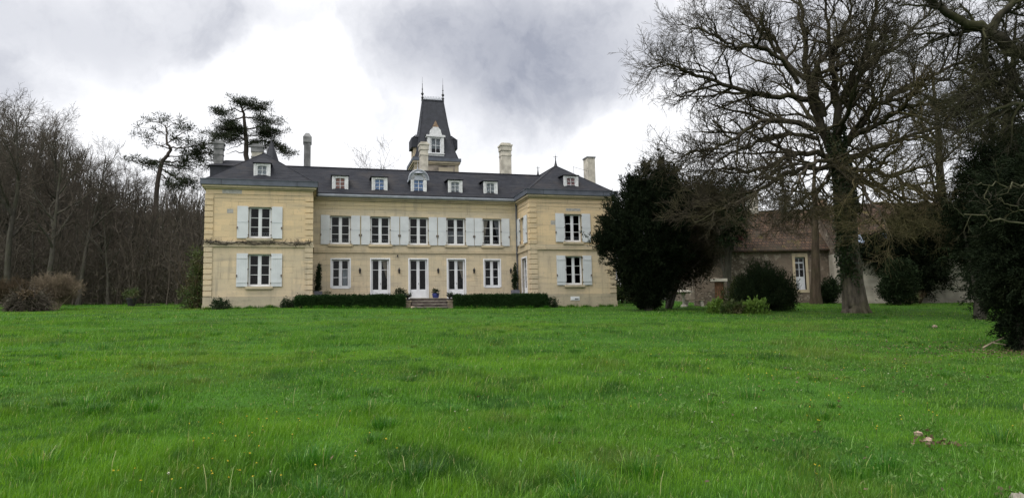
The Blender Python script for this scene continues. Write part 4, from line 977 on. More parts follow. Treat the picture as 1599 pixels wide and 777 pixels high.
rip = 1 + .05 * np.sin(np.arange(len(V)) % 18 * 2.1) + .03 * np.sin(np.arange(len(V)) % 18 * 4.7 + V[:, 2] * 1.3)
cxy = np.repeat(np.array(trunk[0])[:, :2], 18, axis=0); V[:, :2] = cxy + (V[:, :2] - cxy) * rip[:, None]
np_mesh('trunk', [(V, F, 0), (*tubes_np(flare, 8), 0), (*tubes_np(limbs, 9), 1)], [M['bark_oak'], M['limb_oak']], e, smooth=True)
np_mesh('crown', [(*tubes_np(out[0], 5), 0)] + [(*tubes_np(out[i], 3), 0) for i in (1, 2, 3)] + [(*tubes_np(outm[0], 5), 1)] + [(*tubes_np(outm[i], 3), 1) for i in (1, 2, 3)], [M['twig_oak'], M['twig_olive']], e, smooth=True)
nr = np.random.default_rng(12); n = 5200; zz = nr.uniform(1.1, 10.3, n); tp = np.array(trunk[0]); tr_ = np.array(trunk[1])
side = nr.normal(-2.35, .55, n); keep = (zz > 1.1 + .9 * np.abs(np.sin(side * 2))) & ((zz > 4.5) | (nr.uniform(size=n) < .8)); zz, side = zz[keep], side[keep]; n = len(zz)
cx_ = np.interp(zz, tp[:, 2], tp[:, 0]); cy_ = np.interp(zz, tp[:, 2], tp[:, 1]); rr_ = np.interp(zz, tp[:, 2], tr_) + nr.uniform(.0, .16, n)
side = np.where(zz > 5.5, nr.uniform(-math.pi, .4, n), side)
D = np.stack([np.cos(side) * .5, np.sin(side) * .5, nr.normal(-.5, .5, n)], 1) + nr.normal(size=(n, 3)) * .4
V, F = leaves_np(np.stack([cx_ + np.cos(side) * rr_, cy_ + np.sin(side) * rr_, zz], 1), D, nr.uniform(.09, .17, n), nr.uniform(.07, .12, n), nr)
np_mesh('ivy', [(V, F, 0)], M['ivy'], e)

# --- mossy limbs reaching in from the tree whose trunk stands past the right edge
rg = random.Random(21); MY = 25.0; mb_ = at(1745, MY)
def mp_(px, py, dep=0): q = P(px, py, MY + dep); return (q[0] - mb_[0], q[1] - mb_[1], q[2] - mb_[2])
tk = trunk_line([(0, 0, -.4), (0, 0, .4), (.05, 0, 2), (-.1, 0, 5), mp_(1710, 150), mp_(1680, 0), mp_(1690, -200), mp_(1660, -420)], [.8, .62, .5, .45, .4, .34, .22, .06], 4, .02, rg)
ML = [
 ([mp_(1716, 180), mp_(1650, 118, -.2), mp_(1599, 86, -.3), mp_(1560, 62, -.4), mp_(1530, 42, -.5), mp_(1490, 28, -.6), mp_(1462, 6, -.7), mp_(1425, -30, -.8)], .24, 12),
 ([mp_(1548, 50, -.45), mp_(1560, 26, -.6), mp_(1590, -4, -.8), mp_(1620, -50, -1)], .14, 8),
 ([mp_(1537, 44, -.5), mp_(1538, 70, -.4), mp_(1538, 100, -.4), mp_(1535, 128, -.4), mp_(1520, 160, -.3)], .10, 7),
 ([mp_(1530, 42, -.5), mp_(1505, 50, 0), mp_(1480, 54, .4), mp_(1450, 50, .8), mp_(1420, 58, 1.2)], .08, 8),
 ([mp_(1722, 230), mp_(1650, 190, .2), mp_(1599, 150, .3), mp_(1577, 131, .3), mp_(1550, 126, .3), mp_(1528, 137, .2), mp_(1508, 155, .1), mp_(1488, 182, 0)], .11, 12),
 ([mp_(1722, 260), mp_(1660, 215, -.4), mp_(1599, 165, -.6), mp_(1560, 170, -.8), mp_(1500, 205, -1)], .09, 12),
 ([mp_(1722, 300, -2), mp_(1680, 320, -7), mp_(1640, 330, -10), mp_(1599, 328, -10.6), mp_(1574, 318, -10.8), mp_(1560, 303, -10.8), mp_(1580, 291, -10.9)], .024, 3),
 ([mp_(1722, 280, -2), mp_(1670, 290, -7), mp_(1620, 285, -10), mp_(1580, 292, -10.6), mp_(1545, 288, -10.8), mp_(1512, 284, -10.8)], .03, 4),
 ([mp_(1545, 288, -10.8), mp_(1540, 305, -10.7), mp_(1546, 318, -10.7), mp_(1543, 334, -10.7)], .014, 2),
 ([mp_(1640, 330, -10), mp_(1590, 350, -10.4), mp_(1540, 340, -10.8), mp_(1505, 338, -10.8), mp_(1488, 320, -10.8)], .026, 4),
 ([mp_(1700, 60), mp_(1640, 20, 1.5), mp_(1590, -30, 2.5), mp_(1540, -90, 3)], .18, 10),
 ([mp_(1715, 170), mp_(1790, 90, .5), mp_(1880, 40, 1), mp_(1980, 30, 1.5)], .2, 12),
 ([mp_(1712, 150), mp_(1680, 110, 3), mp_(1660, 60, 5.5), mp_(1640, 40, 7.5)], .18, 10),
 ([mp_(1690, 0), mp_(1740, -90, -1.5), mp_(1800, -170, -2.5)], .16, 10),
]
S_l = Spec(n=[0, 3, 2], s0=[.3, .2, .2], ang=[50, 48, 45], L=[.6, .3, .18], fall=[.4, .4, .3], rr=[.014, .008, .005], rmin=.004, seg=[5, 4, 3], wob=[.2, .2, .2], trop=[0, 0, 0])
S_m = Spec(n=[0, 6, 6, 4], s0=[.2, .15, .1, .1], ang=[55, 52, 48, 45], L=[1.7, 1.1, .55, .28], fall=[.4, .4, .3, .3], rr=[.055, .025, .011, .006], rmin=.0055, seg=[5, 4, 3, 2], wob=[.2, .2, .2, .2], trop=[-.02, -.02, .0, .0])
out = [[], [], [], []]; limbs = []
for pts, r, n in ML:
    r *= 1.3 if r > .05 else 1; n += 4 if r > .05 else 0; q = trunk_line(pts, [r * (1 - .8 * i / (len(pts) - 1)) for i in range(len(pts))], 4, .035, rg); limbs.append(q); children(rg, out, q[0], q[1], 0, S_l if 6 <= len(limbs) - 1 <= 9 else S_m, n=n, s0=.35 if 6 <= len(limbs) - 1 <= 9 else .2)
e = empty('bare_tree', mb_); tag(e, 'mossy tree whose thick dark crooked limbs reach in at the top right corner', 'tree')
np_mesh('trunk', [(*tubes_np([tk], 14), 0), (*tubes_np(limbs[:4] + limbs[10:], 8), 0), (*tubes_np(limbs[4:10], 8), 1)], [M['bark_moss'], M['lichen']], e, smooth=True)
np_mesh('crown', [(*tubes_np(out[i], 5 if i == 0 else 3), 0) for i in range(4)], M['bark_moss'], e, smooth=True)

# --- further bare trees
S_open = Spec(n=[15, 7, 5, 3], s0=[.28, .2, .12, .1], ang=[52, 48, 45, 42], L=[5.6, 2.5, 1.15, .5], fall=[.45, .45, .35, .3], rr=[.13, .045, .018, .011], rmin=.0095, seg=[6, 4, 3, 2], wob=[.12, .15, .16, .17], trop=[.07, .05, .04, .03])
S_thin = Spec(n=[9, 6, 4, 2], s0=[.4, .2, .12, .1], ang=[52, 48, 45, 42], L=[4.6, 2.3, 1.1, .5], fall=[.45, .45, .35, .3], rr=[.09, .04, .018, .011], rmin=.0095, seg=[6, 4, 3, 2], wob=[.14, .16, .16, .17], trop=[.05, .05, .04, .03])
M['bark_brown'] = bark('brown_bark', (0.034, 0.026, 0.019), (0.075, 0.056, 0.040), (0.045, 0.045, 0.02), 0.3)
def procedural_tree(seed, H, r, S, lean=0.02, seg=10):
    rg = random.Random(seed); out = [[], [], [], []]
    t = stem(rg, (0, 0, -.4), (rg.gauss(0, lean), rg.gauss(0, lean), 1), H + .4, r, r * .12, seg, .045, .05)
    t[1][0] = r * 1.35; children(rg, out, *t, 0, S); return out, [t]
def place_proc(name, loc, seed, H, r, S, mats, targs, trunk_lvls=1):
    o, t = procedural_tree(seed, H, r, S); return build_tree(name, loc, o, mats, targs, (7, 4, 3, 3), trunk_lvls, t)
place_proc('bare_tree', at(1275, 56), 61, 13, .42, S_thin, (M['bark_brown'], M['twig_oak']), ('straight bare tree before the tiled outbuilding, just left of the ivy-clad trunk', 'tree'))
place_proc('bare_tree', at(1475, 60), 62, 21, .6, S_open, (M['bark_moss'], M['twig_oak']), ('tall bare tree behind the ivy-clad one, crown filling the sky on the right', 'tree'))
place_proc('bare_tree', at(1580, 45), 63, 19, .5, S_open, (M['bark_moss'], M['twig_oak']), ('mossy bare tree rising out of the dark evergreens at the right edge', 'tree'))
S_far = Spec(n=[9, 6, 4, 2], s0=[.5, .25, .2, .1], ang=[36, 40, 40, 40], L=[6.5, 3.2, 1.5, .7], fall=[.4, .4, .35, .3], rr=[.11, .045, .022, .014], rmin=.012, seg=[6, 4, 3, 2], wob=[.1, .12, .13, .15], trop=[.1, .07, .04, .03])
for px, top, sd, lab in ((575, 238, 71, 'bare tree showing above the middle roof, the left and lower of the two'), (598, 222, 72, 'bare tree showing above the middle roof, the right and taller of the two')):
    b = at(px, 92); H = P(px, top, 92)[2] - b[2]
    place_proc('bare_tree', b, sd, H * .76, .26, S_far, (M['bark_wood'], M['twig_wood']), (lab, 'tree'))

# --- the wood on the left
def top_y(px): return float(np.interp(px, [-300, -60, 10, 45, 75, 118, 140, 170, 200, 235, 262, 300, 340], [160, 150, 138, 178, 172, 186, 228, 238, 246, 252, 250, 255, 270]))
S_w = Spec(n=[12, 7, 5, 3], s0=[.33, .18, .12, .1], ang=[40, 44, 44, 42], L=[5.2, 2.3, 1.05, .5], fall=[.5, .45, .35, .3], rr=[.15, .055, .021, .012], rmin=.010, seg=[7, 5, 3, 2], wob=[.19, .2, .18, .17], trop=[.12, .07, .05, .03])
S_w2 = Spec(n=[11, 7, 5, 3], s0=[.42, .2, .15, .1], ang=[32, 42, 44, 42], L=[5.0, 2.2, 1.0, .5], fall=[.5, .45, .35, .3], rr=[.09, .04, .019, .013], rmin=.011, seg=[6, 4, 3, 2], wob=[.09, .14, .16, .17], trop=[.16, .08, .05, .03])
protos = []
for k in range(5):
    S = S_w if k % 2 == 0 else S_w2; protos.append((procedural_tree(100 + k, 17.5, .30 if k % 2 == 0 else .2, S)))
proto_obj = [None] * 5
FRONT = [(12, 56, 0, 'tallest bare tree of the wood, at the left edge of the picture'), (72, 55, 2, 'bare many-forked tree of the wood behind the twiggy bushes, second highest'), (122, 57, 4, 'crooked dark bare tree of the wood with heavy branches over the lawn edge'),
         (160, 60, 1, 'slender bare tree of the wood standing in the dip left of the thin pine'), (205, 62, 3, 'thin upright bare tree of the wood just left of the flower pot on the lawn'), (300, 66, 1, 'thin bare tree of the wood close behind the left corner of the chateau')]
rg = random.Random(77); spots = [(px, Y_, k, lab) for px, Y_, k, lab in FRONT]
for row, (Y0, Y1, n) in enumerate(((57, 64, 12), (64, 73, 13), (73, 84, 12), (84, 96, 10))):
    for i in range(n):
        px = -90 + (i + rg.random()) * (425 / n); spots.append((px, rg.uniform(Y0, Y1), rg.randrange(5), None))
for px, Y_, k, lab in spots:
    b = at(px, Y_); H = (P(px, top_y(px) + (16 if lab else rg.uniform(6, 60)), Y_)[2] - b[2]); s = H / 19.5
    if proto_obj[k] is None:
        o = build_tree('bare_tree', (0, 0, 0), protos[k][0], (M['bark_wood'], M['twig_wood']), None, (6, 4, 3, 3), 1, protos[k][1]); proto_obj[k] = o
    else: o = copy_tree(proto_obj[k])
    o.location = b; o.rotation_euler = (0, 0, rg.uniform(0, 6.28)); o.scale = (s * rg.uniform(.9, 1.1), s * rg.uniform(.9, 1.1), s)
    tag(o, lab or 'bare tree standing among many like it in the dark wood on the left', 'tree', 'bare trees of the wood')
# brushwood that fills the wood
nr = np.random.default_rng(8); rg = random.Random(8); brs = []
for i in range(1500):
    px = rg.uniform(-160, 338); Y_ = rg.uniform(56.5, 98); b = at(px, Y_); h = rg.uniform(3.0, 8.5)
    p, r = stem(rg, b, (rg.gauss(0, .12), rg.gauss(0, .12), 1), h, rg.uniform(.025, .06), .012, 5, .07, .05); brs.append((p, r))
    for j in range(15):
        f = rg.uniform(.12, 1) * 5; a = int(min(f, 4)); q = p[a]
        p2, r2 = stem(rg, q, tilt(rg, (0, 0, 1), R(rg.uniform(25, 70))), rg.uniform(.8, 2.4), .018, .010, 3, .14, .06); brs.append((p2, r2))
V1, F1 = tubes_np(brs, 3)
n = 170000; px = nr.uniform(-160, 338, n); Y_ = nr.uniform(57, 97, n); x = (px - 799.5) / F_PX * Y_ * 1.0
hgt = np.abs(nr.normal(0, 2.6, n)); Cc = np.stack([x, Y_, gz(x, Y_) + hgt], 1)
V2, F2 = leaves_np(Cc, nr.normal(size=(n, 3)) + np.array([0, 0, .4]), nr.uniform(.3, .8, n), nr.uniform(.018, .045, n), nr)
o = np_mesh('undergrowth', [(V1, F1, 0), (V2, F2, 1)], [M['twig_wood'], M['under']]); tag(o, 'dark tangle of brushwood and saplings under the bare trees', 'undergrowth', kind='stuff')
# scrub beyond the house and the outbuildings on the right
nr = np.random.default_rng(18); rg = random.Random(18); brs = []
for i in range(800):
    b = at(rg.uniform(900, 1750), rg.uniform(76, 92)); p, r = stem(rg, b, (rg.gauss(0, .15), rg.gauss(0, .15), 1), rg.uniform(2.5, 6), .05, .012, 5, .08, .05); brs.append((p, r))
    for j in range(10): q = p[rg.randrange(1, 6)]; brs.append(stem(rg, q, tilt(rg, (0, 0, 1), R(rg.uniform(25, 70))), rg.uniform(.8, 2), .018, .01, 3, .14, .06))
n = 30000; px = nr.uniform(900, 1750, n); Y_ = nr.uniform(76, 92, n); x = (px - 799.5) / F_PX * Y_
V2, F2 = leaves_np(np.stack([x, Y_, gz(x, Y_) + np.abs(nr.normal(0, 1.8, n))], 1), nr.normal(size=(n, 3)) + np.array([0, 0, .4]), nr.uniform(.3, .7, n), nr.uniform(.03, .07, n), nr)
o = np_mesh('scrub', [(*tubes_np(brs, 3), 0), (V2, F2, 1)], [M['twig_brown'], M['under']]); tag(o, 'brown scrub seen beyond the right end of the chateau and behind the outbuildings', 'scrub', kind='stuff')
# the far edge of the wood: many thin poles that read as one mass
brs = []
for i in range(1600):
    px = rg.uniform(-300, 430); Y_ = rg.uniform(98, 125); b = at(px, Y_); h = max(8, P(px, min(330, top_y(px) + rg.uniform(40, 130)), Y_)[2] - b[2])
    p, r = stem(rg, b, (rg.gauss(0, .06), rg.gauss(0, .06), 1), h, .16, .03, 6, .05, .05); brs.append((p, r))
    for j in range(8):
        a = rg.randrange(1, 6); p2, r2 = stem(rg, p[a], tilt(rg, (0, 0, 1), R(rg.uniform(20, 60))), rg.uniform(2, 5), .05, .02, 6, .13, .08); brs.append((p2, r2))
o = np_mesh('far_wood', [(*tubes_np(brs, 3), 0)], M['twig_wood']); tag(o, 'far depth of the leafless wood', 'woodland', kind='stuff')

# --- pines
def pine(px, Y_, trunk_px, limbs_px, seed, label, r0, clump=(.40, 46), dens=.74, bough=True):
    rg = random.Random(seed); nr = np.random.default_rng(seed); b = at(px, Y_)
    q = lambda a, dep=0: tuple(np.array(P(a[0], a[1], Y_ + dep)) - np.array(b))
    pts = [(0, 0, -.5)] + [q(a) for a in trunk_px]; n = len(pts)
    t = trunk_line(pts, [r0 * (1 - .82 * i / (n - 1)) for i in range(n)], 4, .04, rg); lim = []; Cs = []
    for l in limbs_px:
        (pp, rad, dens_l) = l; d0 = rg.uniform(-1.6, 1.6)
        k = len(pp); li = trunk_line([q(a, d0 * i / max(1, k - 1)) for i, a in enumerate(pp)], [rad * (1 - .75 * i / (k - 1)) for i in range(k)], 4, .05, rg); lim.append(li)
        L = len(li[0])
        for j in range(int(dens_l * dens)):
            a = li[0][int(L * rg.uniform(.35, 1) ** .8 * .999)]; e_ = v_add(a, (rg.gauss(0, .42), rg.gauss(0, .8), rg.gauss(.02, .16)))
            lim.append(([a, v_add(a, tuple((e_[i] - a[i]) * .5 for i in range(3))), e_], [.03, .02, .012])); Cs.append(e_)
    e = empty('pine_tree', b); tag(e, label, 'pine tree')
    np_mesh('trunk', [(*tubes_np([t], 9), 0), (*tubes_np([x for x in lim if len(x[0]) > 3], 6), 0), (*tubes_np([x for x in lim if len(x[0]) == 3], 4), 0)], M['bark_pine'], e, smooth=True)
    C = np.repeat(np.array(Cs), clump[1], axis=0); m_ = len(C); D = norm(nr.normal(size=(m_, 3)) + np.array([0, 0, .55]))
    C = C + D * nr.uniform(0, clump[0], (m_, 1)) * np.array([1, 1, .55]) + nr.normal(size=(m_, 3)) * .08
    V, F = leaves_np(C, D, nr.uniform(.22, .42, m_), nr.uniform(.035, .07, m_), nr); np_mesh('crown', [(V, F, 0)], M['pine'], e)
Zp = lambda X, Yv: (200 + X / 4.857, 140 + Yv / 4.857)
zl = lambda *a: [Zp(*q) for q in a]
pine(388, 74, zl((910, 1500), (905, 900), (900, 540), (893, 400), (885, 260), (868, 170), (855, 120)),
     [(zl((868, 170), (800, 150), (740, 165), (690, 190)), .07, 34), (zl((868, 165), (930, 140), (990, 135), (1015, 130)), .07, 38), (zl((862, 140), (850, 110), (840, 95)), .05, 22), (zl((865, 150), (900, 115), (960, 110)), .05, 26),
      (zl((890, 210), (820, 225), (770, 270), (730, 300)), .09, 40), (zl((893, 290), (840, 300), (780, 305)), .07, 34), (zl((888, 210), (940, 215), (1000, 230), (1060, 245), (1115, 265)), .09, 42),
      (zl((893, 300), (950, 290), (1010, 290), (1080, 320), (1150, 350)), .09, 50), (zl((896, 350), (950, 350), (1020, 340), (1060, 350)), .07, 40), (zl((896, 380), (800, 345), (720, 350), (660, 360)), .09, 44), (zl((896, 390), (840, 370), (770, 390)), .06, 26),
      (zl((898, 420), (1000, 390), (1080, 400), (1150, 440), (1200, 480)), .09, 52), (zl((898, 440), (960, 420), (1040, 430)), .07, 34), (zl((900, 480), (820, 470), (740, 490)), .07, 0), (zl((898, 400), (820, 430), (750, 460)), .05, 0),
      (zl((893, 320), (850, 330), (760, 290)), .06, 30)], 5, 'dark flat-topped pine rising behind the left pavilion chimneys', .42)
pine(236, 63, [(236, 440), (240, 380), (245, 300)] + zl((255, 560), (300, 500), (320, 450), (295, 400), (292, 330), (285, 270)),
     [(zl((320, 440), (400, 445), (480, 430), (560, 420), (640, 395)), .08, 46), (zl((318, 450), (260, 430), (200, 395), (140, 365)), .07, 12), (zl((295, 400), (340, 380), (400, 365), (440, 340)), .06, 12), (zl((293, 340), (240, 320), (200, 300)), .05, 9),
      (zl((288, 290), (330, 265), (400, 260)), .05, 11), (zl((286, 280), (250, 260), (230, 245)), .04, 9), (zl((340, 380), (420, 320), (490, 305)), .05, 9), (zl((255, 555), (340, 540), (430, 540), (520, 520), (610, 580)), .09, 52), (zl((258, 545), (200, 535), (150, 560), (110, 575)), .07, 34),
      (zl((256, 560), (340, 580), (430, 600)), .06, 26), (zl((300, 510), (400, 500), (480, 495), (560, 480), (640, 495)), .06, 40), (zl((252, 600), (330, 650), (410, 680), (470, 730)), .07, 30), (zl((250, 640), (320, 700), (380, 740)), .06, 22)], 6,
     'tall thin pine with a sparse crooked top in front of the wood', .28, dens=.6)

# --- yews and other evergreens
def evergreen(name, px, Y_, lobes, seed, mat, label, cat, clumps, per, leaf, wid, up=.6, cr=.32, trunk_r=.25, depth=None, fill=.5, spray=None):
    "lobes in photo pixels (x, y, rx, ry[, depth offset, depth radius])"
    b = at(px, Y_); k = Y_ / F_PX; L = []
    for l in lobes:
        q = np.array(P(l[0], l[1], Y_ + (l[4] if len(l) > 4 else 0))) - np.array(b)
        L.append((q[0], q[1], q[2], l[2] * k, (l[5] if len(l) > 5 else min(l[2], l[3]) * k * 1.1), l[3] * k))
    nr = np.random.default_rng(seed); e = empty(name, b); tag(e, label, cat)
    V, F = lobes_foliage(nr, L, clumps, per, cr, leaf, wid, up, fill, spray); np_mesh('crown', [(V, F, 0)], mat, e)
    rg = random.Random(seed); brs = [([(0, 0, -.3), (0, 0, .6), (rg.uniform(-.2, .2), 0, 1.6), tuple(L[0][:3])], [trunk_r * 1.3, trunk_r, trunk_r * .8, trunk_r * .3])]
    for l in L: brs.append(([(0, 0, .4), (l[0] * .35, l[1] * .35, l[2] * .45), (l[0] * .8, l[1] * .8, l[2] * .85), (l[0], l[1], l[2])], [trunk_r * .6, trunk_r * .4, trunk_r * .22, .04]))
    np_mesh('trunk', [(*tubes_np(brs, 7), 0)], M['bark_wood'], e, smooth=True); return e
evergreen('yew_tree', 1013, 43.2, [(1003, 370, 56, 66), (1025, 318, 46, 48), (1008, 428, 38, 46), (975, 355, 36, 42), (948, 378, 20, 16), (1040, 368, 38, 58), (995, 303, 26, 26), (1034, 284, 22, 24), (1013, 462, 22, 26), (1006, 472, 17, 14), (1022, 470, 16, 15), (990, 432, 24, 34), (1028, 440, 22, 32), (984, 405, 30, 42), (1052, 330, 26, 38), (1036, 420, 26, 34), (1008, 268, 8, 18), (1033, 260, 8, 18), (1052, 276, 8, 18), (962, 330, 8, 16), (934, 372, 11, 9), (988, 287, 8, 17), (948, 350, 9, 10), (942, 395, 10, 9)],
          91, M['yew_dark'], 'large dark yew with a narrow foot hiding the right end of the chateau', 'yew', 1500, 70, .17, .045, up=1.1, cr=.34, fill=.9, spray=(.75, .75))
evergreen('yew_tree', 1600, 17.0, [(1640, 410, 95, 90), (1618, 500, 48, 50), (1608, 450, 52, 44), (1670, 330, 120, 110), (1610, 345, 56, 56), (1578, 400, 30, 36), (1700, 480, 110, 90), (1615, 532, 36, 24)],
          92, M['yew_dark'], 'nearest dark yew, its skirt sweeping the lawn at the right edge', 'yew', 1900, 100, .09, .022, up=.1, cr=.28, fill=.7, spray=(.5, -.25))
evergreen('yew_tree', 1530, 33.0, [(1562, 380, 56, 76), (1546, 430, 34, 46), (1594, 440, 56, 52), (1600, 300, 80, 90), (1532, 300, 44, 46), (1500, 338, 30, 26), (1546, 460, 34, 22), (1570, 250, 60, 50), (1534, 390, 32, 42)],
          93, M['yew_dark'], 'dark yew further back between the stone pillar and the nearest yew', 'yew', 1300, 64, .14, .036, up=.3, cr=.36, fill=.8, spray=(.6, -.2))
evergreen('conifer_tree', 1595, 50.0, [(1590, 250, 60, 60), (1600, 180, 45, 60), (1540, 290, 50, 40), (1640, 300, 70, 80), (1600, 400, 80, 80)], 94, M['yew'], 'dark conifer high behind the yews at the right edge', 'conifer', 700, 44, .26, .07, up=.3, cr=.5, fill=.5, spray=(1.3, -.2))
evergreen('conifer_tree', 1425, 57.0, [(1435, 385, 56, 24), (1380, 372, 38, 15), (1400, 392, 34, 20), (1440, 415, 36, 34), (1480, 360, 50, 36), (1352, 392, 13, 16), (1440, 345, 44, 22), (1372, 408, 10, 14), (1436, 445, 14, 20)],
          95, M['yew_dark'], 'low spreading dark conifer in front of the pale end of the outbuilding', 'conifer', 900, 44, .26, .06, up=-.2, cr=.4, fill=.5, spray=(1.1, -.35))
evergreen('clipped_yew', 1402, 52.5, [(1403, 452, 24, 24), (1404, 430, 20, 22)], 96, M['yew'], 'round clipped yew standing under the low spreading conifer', 'yew', 260, 34, .18, .07, up=.5, cr=.2, fill=.6)
evergreen('clipped_yew', 1196, 42.6, [(1196, 455, 42, 31), (1188, 437, 28, 22), (1215, 462, 24, 24)], 97, M['yew'], 'broad rounded dark yew bush left of the ivy-clad trunk', 'bush', 520, 50, .13, .035, up=1.3, cr=.2, fill=.6)
evergreen('box_bush', 1155, 45.0, [(1150, 466, 16, 18), (1158, 450, 12, 14)], 98, M['wildgreen'], 'loose green shrub against the left side of the broad rounded yew bush', 'bush', 90, 28, .14, .06, up=.8, cr=.2, trunk_r=.06)
evergreen('clipped_yew', 1297, 57.0, [(1296, 455, 12, 17), (1288, 462, 12, 12)], 99, M['yew'], 'small round dark bush between the straight bare trunk and the ivy-clad trunk', 'bush', 180, 30, .16, .06, up=.8, cr=.18, trunk_r=.1)
evergreen('conifer_tree', 1138, 58.5, [(1140, 325, 30, 36), (1128, 350, 34, 40), (1150, 300, 16, 26), (1110, 330, 26, 40)], 100, M['yew'], 'dark green conifer behind the brown shrubby tree at the end of the tiled roof', 'conifer', 420, 44, .24, .06, up=.2, cr=.4, fill=.5, spray=(1.1, .1))
evergreen('wild_bush', 972, 60.0, [(968, 458, 12, 12), (980, 452, 14, 18), (992, 448, 14, 24), (958, 462, 8, 8), (1010, 445, 16, 26)], 103, M['wildgreen'], 'rough green and brown bush seen between the chateau corner and the big yew', 'bush', 260, 34, .2, .06, up=.5, cr=.3, trunk_r=.07, fill=.9)
# brown shrubby tree behind the big yew
rg = random.Random(44); b = at(1046, 46.5); out = [[], [], [], []]; lim = []
for k in range(34):
    px, py = rg.uniform(1055, 1122), rg.uniform(290, 410); tgt = tuple(np.array(P(px, py, 46.5 + rg.uniform(-1.6, 1.6))) - np.array(b)); s0 = (rg.uniform(-.2, .2), rg.uniform(-.2, .2), rg.uniform(0, .8))
    q = trunk_line([s0, (tgt[0] * .3, tgt[1] * .3, tgt[2] * .5 + .3), (tgt[0] * .75, tgt[1] * .75, tgt[2] * .85 + .2), tgt], [.09, .07, .04, .015], 4, .06, rg); lim.append(q)
    children(rg, out, q[0], q[1], 0, Spec(n=[0, 8, 6], s0=[.25, .1, .1], ang=[45, 45, 45], L=[1.3, .7, .35], fall=[.4, .3, .3], rr=[.022, .014, .010], rmin=.009, seg=[4, 3, 2], wob=[.16, .18, .18], trop=[.06, .04, .03]), n=13, s0=.3)
e = empty('shrubby_tree', b); tag(e, 'brown twiggy shrubby tree leaning on the right side of the big yew', 'tree')
np_mesh('trunk', [(*tubes_np(lim, 6), 0)], M['bark_wood'], e, smooth=True); np_mesh('crown', [(*tubes_np(out[i], 3), 0) for i in range(4) if out[i]], M['twig_oak'], e)
V, F = lobes_foliage(np.random.default_rng(45), [(a[0], a[1], a[2], rx, 1.1, rz) for a, rx, rz in ((tuple(np.array(P(1070, 392, 46.5)) - np.array(b)), 1.5, 1.5), (tuple(np.array(P(1095, 396, 46.5)) - np.array(b)), 1.0, .9), (tuple(np.array(P(1070, 330, 46.8)) - np.array(b)), 1.4, 2.2), (tuple(np.array(P(1090, 300, 46.8)) - np.array(b)), .9, 1.2), (tuple(np.array(P(1052, 425, 46.5)) - np.array(b)), .9, 1.2), (tuple(np.array(P(1078, 424, 46.3)) - np.array(b)), .9, .8))], 420, 40, .34, .2, .05, .3)
np_mesh('foliage', [(V, F, 0)], M['yew_olive'], e)
# twiggy bushes at the left
def twig_bush(px, Y_, rx, h, mat, seed, label, n=26):
    rg = random.Random(seed); b = at(px, Y_); lim = []; out = [[], [], [], []]
    for k in range(n):
        a = rg.uniform(0, 6.28); f = math.sqrt(rg.random()); d = v_norm((math.cos(a) * f * rx / h * 1.3, math.sin(a) * f * rx / h * 1.3, 1))
        q = stem(rg, (math.cos(a) * .15 * f, math.sin(a) * .15 * f, -.1), d, h * rg.uniform(.8, 1.08), .028, .010, 5, .08, .03); lim.append(q)
        children(rg, out, *q, 0, Spec(n=[10, 5, 4], s0=[.3, .2, .2], ang=[38, 40, 40], L=[.65, .4, .25], fall=[.3, .3, .3], rr=[.013, .009, .007], rmin=.007, seg=[3, 3, 2], wob=[.15, .16, .16], trop=[.08, .05, .03]))
    e = empty('twiggy_bush', b); tag(e, label, 'bush')
    np_mesh('trunk', [(*tubes_np(lim, 5), 0)], M['wood_pale'], e); np_mesh('crown', [(*tubes_np(out[i], 3), 0) for i in range(4) if out[i]], mat, e)
twig_bush(85, 45.5, .85, 2.0, M['twig_straw'], 51, 'pale straw-coloured twiggy bush with fanned stems at the edge of the wood', 34)
twig_bush(17, 46.5, .95, 1.75, M['twig_brown'], 52, 'brown leafless bush at the left edge of the lawn', 34)
# brush heap between them
nr = np.random.default_rng(53); rg = random.Random(53); b = at(45, 43.5); brs = []
for k in range(900):
    a = rg.uniform(0, 6.28); f = rg.random() ** .5; x, y = 1.15 * f * math.cos(a), .8 * f * math.sin(a); z = rg.uniform(0, 1) * 1.3 * (1 - f ** 2) ** .5
    brs.append(stem(rg, (x, y, z), v_norm((x * .6 + rg.gauss(0, .5), y + rg.gauss(0, .5), rg.gauss(0.1, .5))), rg.uniform(.3, .9), .018, .008, 3, .2, -.12))
e = empty('brush_heap', b); tag(e, 'dark heap of cut branches between the two twiggy bushes', 'brush heap')
np_mesh('branches', [(*tubes_np(brs, 4), 0)], M['twig_wood'], e)
V, F = lobes_foliage(nr, [(0, 0, .45, 1.0, .75, .65), (-.5, 0, .35, .6, .6, .45)], 90, 26, .16, .13, .06); np_mesh('leaves', [(V, F, 0)], M['under'], e)
V, F = leaves_np(np.stack([nr.uniform(-.2, .6, 240), nr.uniform(-.8, -.2, 240), nr.uniform(.75, 1.25, 240)], 1), nr.normal(size=(240, 3)) - np.array([0, .5, .6]), .22, .06, nr); np_mesh('dry_fronds', [(V, F, 0)], M['litter'], e)
# rambling growth at the left corner of the chateau
p = hw(-.55, 1.2); e = empty('rambling_shrub', p); tag(e, 'untidy green and brown shrub climbing at the left corner of the chateau', 'shrub')
V, F = lobes_foliage(np.random.default_rng(54), [(-.25, 0, .6, .7, .6, .75), (-.1, .3, 1.7, .4, .5, .9), (-.2, .4, 2.9, .3, .5, .8)], 150, 24, .24, .13, .06); np_mesh('foliage', [(V, F, 0)], M['wildgreen'], e)
rg = random.Random(55); brs = [stem(rg, (rg.uniform(-.5, .2), rg.uniform(-.3, .4), -.1), (rg.gauss(-.1, .15), 0, 1), rg.uniform(1.8, 3.9), .022, .008, 6, .12, .05) for _ in range(30)]; np_mesh('stems', [(*tubes_np(brs, 4), 0)], M['twig_brown'], e)
